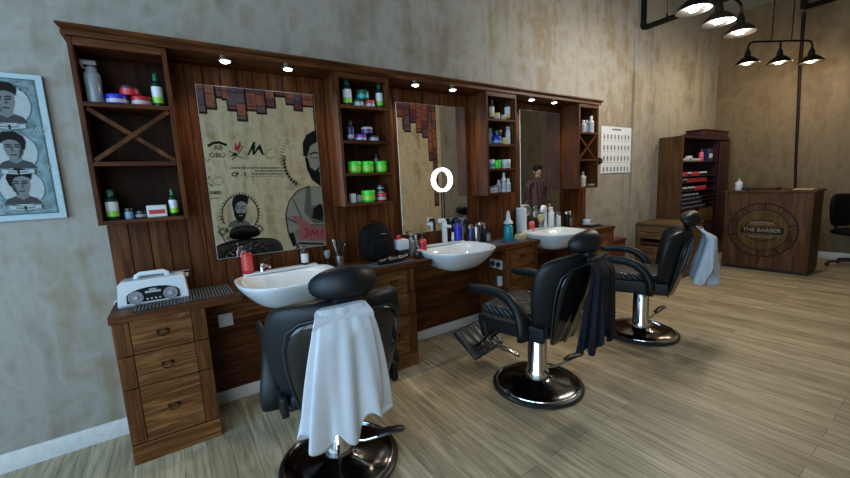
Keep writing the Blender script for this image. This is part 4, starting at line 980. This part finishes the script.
# pendant fixtures
def pendant(label, P, bulbmat, zr, watt, col, rods):
    """P: three lamp positions (x, y), rim height zr"""
    P = [Vector((p[0], p[1], 0)) for p in P]; c = P[1].copy()
    t = thing('pendant_fixture', label, 'lamp', (c.x, c.y, zr), 0, 'three lamp pendant fixtures'); P = [p-c for p in P]
    d = (P[2]-P[0]).normalized(); zb = .29
    up = Vector((0, 0, 1))
    pts = [P[0]+up*.18, P[0]+up*.225, P[0]+d*.02+up*.268, P[0]+d*.07+up*zb, P[2]-d*.07+up*zb, P[2]-d*.02+up*.268, P[2]+up*.225, P[2]+up*.18]
    MB().tube(pts, .013, 10, up=d.cross(up)).build('arm_bar', M['iron'], t)
    MB().cyl(up*.18, up*zb, .013, seg=10).build('centre_stem', M['iron'], t)
    for s in rods: MB().cyl(d*s+up*zb, d*s+up*(ZC-zr), .006, seg=8).build('hanging_rod', M['iron'], t)
    for p in P:
        s = MB(); s.lathe([(.136, 0), (.138, .004), (.118, .036), (.078, .074), (.044, .098), (.038, .102), (.034, .145), (.018, .190), (0, .195)], p, 32)
        sh = s.build('lamp_shade', M['iron'], t)
        MB().lathe([(.133, .002), (.114, .033), (.074, .070), (.041, .092), (0, .094)], p, 32).build('shade_lining', M['shadein'], sh)
        MB().ball(p+up*.030, (.080, .080, .034), 24).build('bulb', bulbmat, sh)
        ld = bpy.data.lights.new('pendant_light', 'POINT'); ld.energy = watt; ld.color = col; ld.shadow_soft_size = .07
        lo = bpy.data.objects.new('pendant_light', ld); COL.objects.link(lo); lo.location = p+up*-.075; lo.parent = sh
    return t
pendant('black three lamp pendant hanging nearer the camera, cut by the picture top', [(4.79, -1.29), (5.335, -1.29), (5.90, -1.29)], M['bulbcool'], 2.845, 36, (1.0, .94, .84), (-.17, .17))
pendant('black three lamp pendant hanging farther back over the reception', [(7.56, -.88), (7.965, -1.115), (8.37, -1.35)], M['bulb'], 2.868, 18, (1, .80, .52), (-.135, .155))

# ------------------------------------------------------------------ pictures
ch = MB(); cx0, cx1, cz0, cz1 = 5.53, 6.27, 1.482, 2.094
ch.box(((cx0+cx1)/2, -.006, (cz0+cz1)/2), (cx1-cx0, .006, cz1-cz0))
D = Draw(ch, lambda u, v: (u, -.0092, v), .0004, (0, -1, 0))
TW = lambda x, z: Matrix(((1, 0, 0, x), (0, 0, -1, -.0102), (0, 1, 0, z), (0, 0, 0, 1)))
for r_ in range(4):
    for c_ in range(8):
        u = cx0+.07+c_*.0858; v = cz1-.135-r_*.142
        D.k = 1
        D.fill([(u-.014, v-.028), (u+.014, v-.028), (u+.016, v+.006), (u-.016, v+.006)], 1); D.k = 1
        D.disc(u, v+.018, .015, .016, 2 if (c_+r_) % 5 else 3, 14); D.k = 1
        D.line([(u-.02, v-.05), (u+.02, v-.05)], .007, 1)
for k in range(9): D.k = 1; D.line([((cx0+cx1)/2-.11+.025*k, cz1-.035), ((cx0+cx1)/2-.095+.025*k, cz1-.035)], .022, 1)
one('wall_chart', 'white wall chart with four rows of small figures right of the end cabinet', 'chart', ch, [M['paper'], M['pface'], M['pshade'], M['inkp']], smooth=0)

def portrait(D, T, face, shade, hair, beard=False, k=1.0):
    F = lambda pts, mi: D.fill([T(*p) for p in pts], mi)
    Ln = lambda pts, w, mi: D.line([T(*p) for p in pts], w*k, mi)
    F([(-1.25, -1.75), (-1.0, -1.25), (-.4, -1.0), (.35, -1.0), (.9, -1.25), (1.15, -1.75)], shade)
    F([(-.38, -.5), (.34, -.5), (.40, -1.1), (0, -1.35), (-.42, -1.1)], face)
    F([(-.60, .55), (-.64, .0), (-.52, -.55), (-.20, -.98), (.12, -1.02), (.42, -.72), (.60, -.1), (.58, .55), (.3, .85), (-.3, .85)], face)
    F([(-.60, .3), (-.64, .0), (-.52, -.55), (-.20, -.98), (-.28, -.5), (-.40, .0)], shade)
    F([(-.68, -.15), (-.84, .55), (-.70, 1.05), (-.15, 1.42), (.50, 1.36), (.84, .98), (.70, .35), (.56, .58), (.15, .74), (-.25, .62), (-.46, .35), (-.54, -.1)], hair)
    if beard:
        F([(-.64, .0), (-.60, -.60), (-.25, -1.25), (.20, -1.28), (.52, -.80), (.60, -.2), (.44, -.42), (.10, -.34), (-.25, -.42), (-.46, -.2)], hair)
        Ln([(-.08, -.62), (.26, -.60)], .09, face)
    else: Ln([(-.14, -.60), (.22, -.58)], .08, hair)
    for s in (-.27, .27): Ln([(s-.17, .24), (s, .30), (s+.17, .24)], .08, hair); Ln([(s-.12, .09), (s+.12, .09)], .09, hair)
    Ln([(.06, .10), (.14, -.22), (.0, -.28)], .055, shade)
po = MB(); px0, px1, pz0, pz1 = -.62, .312, 1.365, 2.117
po.box(((px0+px1)/2, -.0125, (pz0+pz1)/2), (px1-px0, .024, pz1-pz0), bev=.002, seg=1)
D = Draw(po, lambda u, v: (u, -.0247, v), .0005, (0, -1, 0))
def rect(D, u0, u1, v0, v1, mi): D.fill([(u0, v0), (u1, v0), (u1, v1), (u0, v1)], mi)
rect(D, px0+.022, px1-.030, pz0+.030, pz1-.026, 2); rect(D, px0+.028, px1-.036, pz0+.036, pz1-.032, 1)
for cx_ in (.160, -.46):
    for cz_, fl in ((1.962, 1), (1.723, -1), (1.536, 1)):
        rr = .098 if cz_ > 1.9 else .090
        D.k = 3; D.disc(cx_, cz_, rr*.98, rr*1.12, 2); D.disc(cx_, cz_, rr*.93, rr*1.07, 3)
        portrait(D, lambda a, b, cx_=cx_, cz_=cz_, fl=fl, rr=rr: (cx_+a*rr*.66*fl-.004, cz_+b*rr*.66+.018), 4, 5, 6, False, rr*.66)
        D.k = 24; D.line([(cx_-.055, cz_-rr*1.13), (cx_, cz_-rr*1.20), (cx_+.055, cz_-rr*1.13)], .020, 3); D.line([(cx_-.035, cz_-rr*1.155), (cx_, cz_-rr*1.20), (cx_+.035, cz_-rr*1.155)], .006, 2)
for k in range(9):
    D.k = 2; D.line([(px0+.05+k*.028, pz0+.05), (px0+.15+k*.028, pz1-.05)], .003, 2)
for (u, v) in ((.236, pz1-.075), (.236, pz0+.075), (.05, pz0+.082), (.05, pz1-.082)):
    D.k = 3; D.ring(u, v, .030, .026, .007, 3, 20); D.ring(u, v, .016, .013, .006, 3, 16)
D.k = 3; D.ring(-.14, 1.74, .10, .15, .012, 3, 40)
TP = lambda x, z, s=0: Matrix(((1, 0, 0, x), (0, 0, -1, -.0262), (0, 1, 0, z), (0, 0, 0, 1))) @ Matrix.Rotation(s, 4, 'Z')
D.k = 3; D.line([(-.02, 1.60), (.055, 1.635)], .022, 3)
for (u, v) in ((.06, 1.835), (.27, 1.83), (.26, 1.64), (.05, 1.45)):
    D.k = 3
    for q in range(4): D.line([(u-.03+.012*q, v-.02), (u-.01+.012*q, v+.02)], .003, 3)
one('portrait_poster', 'blue green banknote style poster with three haircut portraits on the left wall', 'poster', po, [M['notel'], M['note'], M['noted'], M['notep'], M['pface'], M['pshade'], M['ink']], smooth=0)

# mural on the opposite wall, seen in the mirrors
YV = 4.8-.073
mu = MB(); MX0, MX1, MZ0, MZ1 = .40, 6.44, .10, 3.42
mu.box(((MX0+MX1)/2, Y0+.004, (MZ0+MZ1)/2), (MX1-MX0, .008, MZ1-MZ0))
def mfn(u, v):
    p = at(u, v, 'y', YV); return (p.x, Y0+.0085, p.z)
D = Draw(mu, mfn, .0006, (0, 1, 0)); DR = Draw(mu, lambda u, v: (u, Y0+.0085, v), .0006, (0, 1, 0))
rnd = random.Random(4)
cols = []
for a, b, pb in ((195, 206, 112), (206, 216, 108), (216, 222, 97), (222, 228, 99), (228, 238, 110), (238, 247, 120), (247, 257, 110), (257, 266, 113), (266, 275, 107), (275, 286, 96), (286, 294, 104), (294, 302, 110), (302, 313, 106)):
    cols.append((at(a, pb, 'y', YV).x, at(b, pb, 'y', YV).x, at((a+b)/2, pb, 'y', YV).z))
x = cols[-1][1]
while x < at(398, 130, 'y', YV).x: w = rnd.uniform(.14, .2); cols.append((x, x+w, rnd.uniform(2.5, 3.1))); x += w
for a, b, pb in ((398, 404, 128), (404, 410, 131), (410, 416, 122), (416, 422, 132), (422, 428, 137), (428, 433, 160), (433, 438.5, 205)):
    cols.append((max(x, at(a, pb, 'y', YV).x), at(b, pb, 'y', YV).x, at((a+b)/2, pb, 'y', YV).z)); x = cols[-1][1]
x = cols[0][0]
while x > MX0+.2: cols.append((x-.17, x, rnd.uniform(2.6, 3.1))); x -= .17
for x0, x1, zb in cols:
    DR.k = 1; rect(DR, x0-.012, min(x1+.02, MX1), zb-.03, MZ1-.01, 7)
    zt = MZ1-.01
    while zt > zb+.02:
        h_ = min(rnd.uniform(.17, .26), zt-zb); DR.k = 3+rnd.random()
        rect(DR, x0+.006, x1-.006, zt-h_+.008, zt-.004, rnd.choice((4, 5, 6, 4))); zt -= h_
TR = lambda px, py: Matrix.Translation(Vector(mfn(px, py))+Vector((0, .004, 0))) @ Matrix(((1, 0, 0, 0), (0, 0, 1, 0), (0, 1, 0, 0), (0, 0, 0, 1)))
INK, GR, PL, RD, PK = 1, 2, 3, 8, 9
mu.text('A8', .12, TR(218, 148), INK); mu.text('OBU', .12, TR(217, 155.5), INK)
D.line([(208, 146), (213, 143), (219, 142.5), (226, 145)], 2.6, INK); D.line([(204, 158), (207, 161), (211, 159)], .6, INK)
D.fill([(234, 149), (235.5, 142), (237, 147), (240, 140), (241, 146), (238, 152)], RD); D.fill([(230, 157), (235, 152), (239, 157), (235, 155.5)], INK); D.line([(232, 160), (241, 150), (243, 146)], .8, INK); D.line([(229, 151), (243, 159)], .7, INK)
D.fill([(247, 155), (253, 142), (255, 142), (254.5, 152), (258, 146), (260, 144), (264, 155), (262, 155), (258.5, 149), (254, 155.5), (252.5, 154), (252, 149), (249, 155)], INK)
D.ring(270, 154, 5, 4.5, .5, GR, 20, .3, 5)
mu.text('CP . 1', .10, TR(239, 174.5), INK, bold=.003)
for py, a, b in ((168, 230, 281), (174, 252, 282), (171, 255, 282)):
    u = a
    while u < b:
        w = rnd.choice((1.2, 1.8, .9)); D.k = 2; D.fill([(u, py-1.0), (u+w, py-1.0), (u+w, py+.8), (u, py+.8)], GR); u += w+.7
D.line([(248, 176.4), (283, 176.4), (283, 172)], .4, GR)
mu.text('ROIRD', .075, TR(214, 193), INK, bold=.002); D.line([(203, 198.5), (219, 198)], .8, GR)
D.line([(203, 178), (209, 184), (213, 186)], .9, INK); D.line([(203, 184), (210, 176)], .9, INK)
D.ring(218, 181, 5, 4, .4, GR, 18)
# round emblem with bearded man
D.ring(240, 214, 18, 19, .9, INK, 40, 2.6, 7.1)
for k in range(26):
    a = 2.7+4.3*k/26; D.k = 5; D.line([(240+18.5*math.cos(a), 214+19.5*math.sin(a)), (240+20.3*math.cos(a), 214+21.5*math.sin(a))], .8, INK)
D.k = 5; portrait(D, lambda a, b: (240+a*10, 209-b*10.5), PL, GR, INK, True, 10.0)
for c_ in ((222, 232), (231, 238), (259, 229)): D.line([(c_[0]-4, c_[1]), (c_[0], c_[1]-4), (c_[0]+4, c_[1]), (c_[0], c_[1]+4), (c_[0]-4, c_[1])], .8, INK)
D.line([(218, 226), (224, 240), (232, 248)], .8, INK); D.line([(226, 228), (230, 236)], 1.6, INK)
# large barber with folded arms
D.k = 3
D.fill([(291, 200), (297, 191), (309, 186), (330, 186), (330, 250), (296, 246), (288, 232), (286, 215)], PL)
D.fill([(305.5, 146), (308, 141), (330, 139), (330, 184), (316, 182), (309, 172), (306, 160)], PL)
D.fill([(303, 156), (302.5, 143), (306, 135), (313, 131), (322, 129), (330, 130), (330, 141), (318, 141), (310, 146), (307, 157)], INK)
D.fill([(304.5, 157), (307.5, 158), (310, 167), (315, 171), (320, 165), (330, 165), (330, 187), (320, 186), (312, 180), (307, 170)], INK)
D.line([(309.5, 154.5), (314, 152.5), (320, 153.5)], 1.5, INK); D.line([(311, 158), (319, 158)], 1.2, GR); D.line([(323, 156), (322, 163), (326, 164)], .7, GR); D.fill([(318, 170), (330, 169), (330, 172), (320, 173)], PL)
D.line([(309, 186), (297, 191), (289, 201), (285.5, 215), (288, 232), (297, 247)], 1.0, INK); D.line([(293, 200), (300, 214), (303, 222)], .7, INK)
D.fill([(306, 188), (310, 186), (311, 206), (319, 205), (330, 203), (330, 223), (313, 223), (304, 211)], GR); D.fill([(313, 209), (320, 203), (324, 212), (322, 221), (312, 218)], INK)
D.line([(287, 218), (297, 223), (308, 225), (330, 225)], .9, INK); D.fill([(290, 215), (300, 217), (312, 226), (300, 227)], PK)
D.fill([(295, 232), (300, 226), (330, 226), (330, 241), (300, 240)], PK)
D.line([(304, 228), (308, 230), (307, 236), (303, 237)], 1.5, RD); D.line([(310, 236), (312, 230), (314, 235), (317, 230), (318, 236)], 1.5, RD); D.line([(320, 236), (322, 230), (325, 236)], 1.4, RD)
D.fill([(288, 234), (293, 232), (297, 246), (293, 246)], INK); D.line([(299, 243), (330, 244)], 1.6, INK)
for k in range(10):
    q = k/9; a = PI*1.02-1.15*q; u0, v0 = 309+25*math.cos(a), 160+28*math.sin(a); D.k = 6
    for sg in (-1, 1):
        a2 = a+PI/2*-1+sg*.55; D.k = 6; c_, s_ = math.cos(a2+PI), math.sin(a2+PI)
        D.fill([(u0, v0), (u0+1.8*c_-.7*s_, v0+1.8*s_+.7*c_), (u0+3.8*c_, v0+3.8*s_), (u0+1.8*c_+.7*s_, v0+1.8*s_-.7*c_)], INK)
D.line([(309+25*math.cos(PI*1.02-.115*k), 160+28*math.sin(PI*1.02-.115*k)) for k in range(11)], .6, INK)
for k in range(12):
    a = 2.5+1.5*k/12; D.k = 3; D.line([(305+22*math.cos(a), 158+24*math.sin(a)), (305+25*math.cos(a), 158+27*math.sin(a))], .9, GR)
for k in range(5): D.line([(286+2*k, 188-2*k), (293+2*k, 190-1.2*k)], .5, GR)
one('barber_mural', 'parchment mural of bearded barbers under brickwork, seen in the mirrors', 'mural', mu, [M['parch'], M['ink'], M['inkg'], M['inkl'], M['brick1'], M['brick2'], M['brick3'], M['logo'], M['inkr'], M['inkp']], smooth=0)

# ------------------------------------------------------------------ person standing in the room, seen in the far mirror
def skin_mesh(name, V, E, mat, parent=None, loc=(0, 0, 0), rz=0., sub=2, root=0):
    me = bpy.data.meshes.new(name); me.from_pydata([v[:3] for v in V], E, []); me.materials.append(mat)
    o = bpy.data.objects.new(name, me); COL.objects.link(o); o.location = loc; o.rotation_euler = (0, 0, rz)
    if parent: o.parent = parent
    sk = o.modifiers.new('skin', 'SKIN'); sk.use_smooth_shade = True; sk.branch_smoothing = .3
    for k, v in enumerate(V):
        d = me.skin_vertices[0].data[k]; r_ = v[3] if isinstance(v[3], tuple) else (v[3], v[3]); d.radius = r_; d.use_root = (k == root)
    md = o.modifiers.new('subdivision', 'SUBSURF'); md.levels = sub; md.render_levels = sub
    return o
def limbs(chains):
    V, E, ix = [], [], {}
    for c in chains:
        last = None
        for n, p in c:
            if n not in ix: ix[n] = len(V); V.append(p)
            if last is not None: E.append((ix[last], ix[n]))
            last = n
    return V, E
ch_ = [[('pel', (0, 0, .95, (.12, .085))), ('wai', (0, .0, 1.08, (.11, .08))), ('che', (0, -.01, 1.26, (.13, .085))), ('shl', (0, -.01, 1.395, (.09, .062))), ('nec', (0, .0, 1.475, .052)), ('jaw', (0, .018, 1.545, (.060, .068))), ('hed', (0, .012, 1.615, (.076, .092))), ('crn', (0, .0, 1.685, (.066, .078)))],
       [('hed', None), ('nos', (0, .105, 1.590, .014))]]
ch_[1][0] = ('hed', (0, 0, 0, 0))
for s, n in ((-1, 'l'), (1, 'r')):
    ch_.append([('shl', (0, 0, 0, 0)), (n+'sh', (s*.172, -.01, 1.39, .048)), (n+'el', (s*.245, -.03, 1.12, .045)), (n+'wr', (s*.25, .05, .885, .030)), (n+'pa', (s*.248, .065, .82, (.022, .040)))])
    for k in range(4): ch_.append([(n+'pa', (0, 0, 0, 0)), (n+'f%d' % k, (s*.246, .035+.020*k, .765, .0095)), (n+'g%d' % k, (s*.236, .038+.020*k, .735-.006*(1-abs(k-1.5)), .0085)), (n+'h%d' % k, (s*.222, .040+.019*k, .712-.006*(1-abs(k-1.5)), .007))])
    ch_.append([(n+'wr', (0, 0, 0, 0)), (n+'t0', (s*.240, .098, .835, .011)), (n+'t1', (s*.230, .115, .795, .009)), (n+'t2', (s*.222, .115, .765, .008))])
    ch_.append([('pel', (0, 0, 0, 0)), (n+'hi', (s*.095, 0, .88, .085)), (n+'kn', (s*.11, .012, .50, .055)), (n+'an', (s*.12, -.01, .095, .038)), (n+'fo', (s*.125, .10, .045, .034))])
V, E = limbs(ch_)
PP = (7.22, -2.48, 0); PR = math.radians(22)
pe = skin_mesh('person', V, E, M['skin'], None, PP, PR)
tag(pe, 'black haired person in a dark plaid shirt, standing, reflected in the far mirror', 'person')
hm = MB(); blob(hm, (0, -.012, 1.665), (.092, .108, .075), .9, 24, 12); hm.ball((0, .055, 1.705), (.07, .055, .042), 16); hm.build('hair', M['hair'], pe, smooth=180)
for s in (-1, 1): MB().ball((s*.031, .096, 1.618), (.011, .007, .007), 10).build('eye', M['ink'], pe); MB().ball((s*.082, .0, 1.600), (.012, .022, .034), 10).build('ear', M['skin'], pe)
MB().ball((0, .086, 1.553), (.022, .008, .005), 10).build('mouth', M['tan'], pe)
sc_ = [[('hem', (0, 0, .80, (.17, .13))), ('pel', (0, 0, .90, (.17, .13))), ('wai', (0, 0, 1.08, (.158, .12))), ('che', (0, -.01, 1.26, (.178, .124))), ('shl', (0, -.005, 1.41, (.155, .108))), ('col', (0, .0, 1.475, (.085, .080))), ('top', (0, .0, 1.51, (.066, .066)))]]
for s, n in ((-1, 'l'), (1, 'r')): sc_.append([('shl', (0, 0, 0, 0)), (n+'sh', (s*.180, -.01, 1.405, .082)), (n+'el', (s*.248, -.03, 1.12, .060)), (n+'wr', (s*.252, .045, .91, .045))])
V, E = limbs(sc_); skin_mesh('shirt', V, E, M['shirt'], pe)
tc_ = [[('pel', (0, 0, .94, (.150, .112))), ('top', (0, 0, 1.0, (.145, .108)))]]
for s, n in ((-1, 'l'), (1, 'r')): tc_.append([('pel', (0, 0, 0, 0)), (n+'hi', (s*.098, 0, .84, .098)), (n+'kn', (s*.112, .012, .50, .070)), (n+'an', (s*.122, -.01, .09, .058))])
V, E = limbs(tc_); skin_mesh('trousers', V, E, M['jeans'], pe)
for s in (-1, 1):
    q = MB(); blob(q, (s*.124, .055, .045), (.050, .135, .045), .7); q.build('shoe', M['shoe'], pe, smooth=180)

# ------------------------------------------------------------------ light
w = bpy.data.worlds.new('world'); scn.world = w; w.use_nodes = True
bg = w.node_tree.nodes['Background']; bg.inputs['Color'].default_value = (.55, .72, 1, 1); bg.inputs['Strength'].default_value = 1.0
def area(name, loc, rot, sx_, sy_, e, col):
    ld = bpy.data.lights.new(name, 'AREA'); ld.shape = 'RECTANGLE'; ld.size = sx_; ld.size_y = sy_; ld.energy = e; ld.color = col
    o = bpy.data.objects.new(name, ld); COL.objects.link(o); o.location = loc; o.rotation_euler = rot; return o
area('daylight_and_fill', (X0+.02, (wy0+wy1)/2, (wz0+wz1)/2), (0, -PI/2, 0), wz1-wz0-.15, wy1-wy0-.15, 225, (.40, .69, 1.0))
area('daylight_and_fill', ((vx0+vx1)/2, Y0+.02, (vz0+vz1)/2), (PI/2, 0, 0), vx1-vx0-.15, vz1-vz0-.15, 70, (.80, .90, 1.0))  # fill lamp at the added front window, lights the back wall
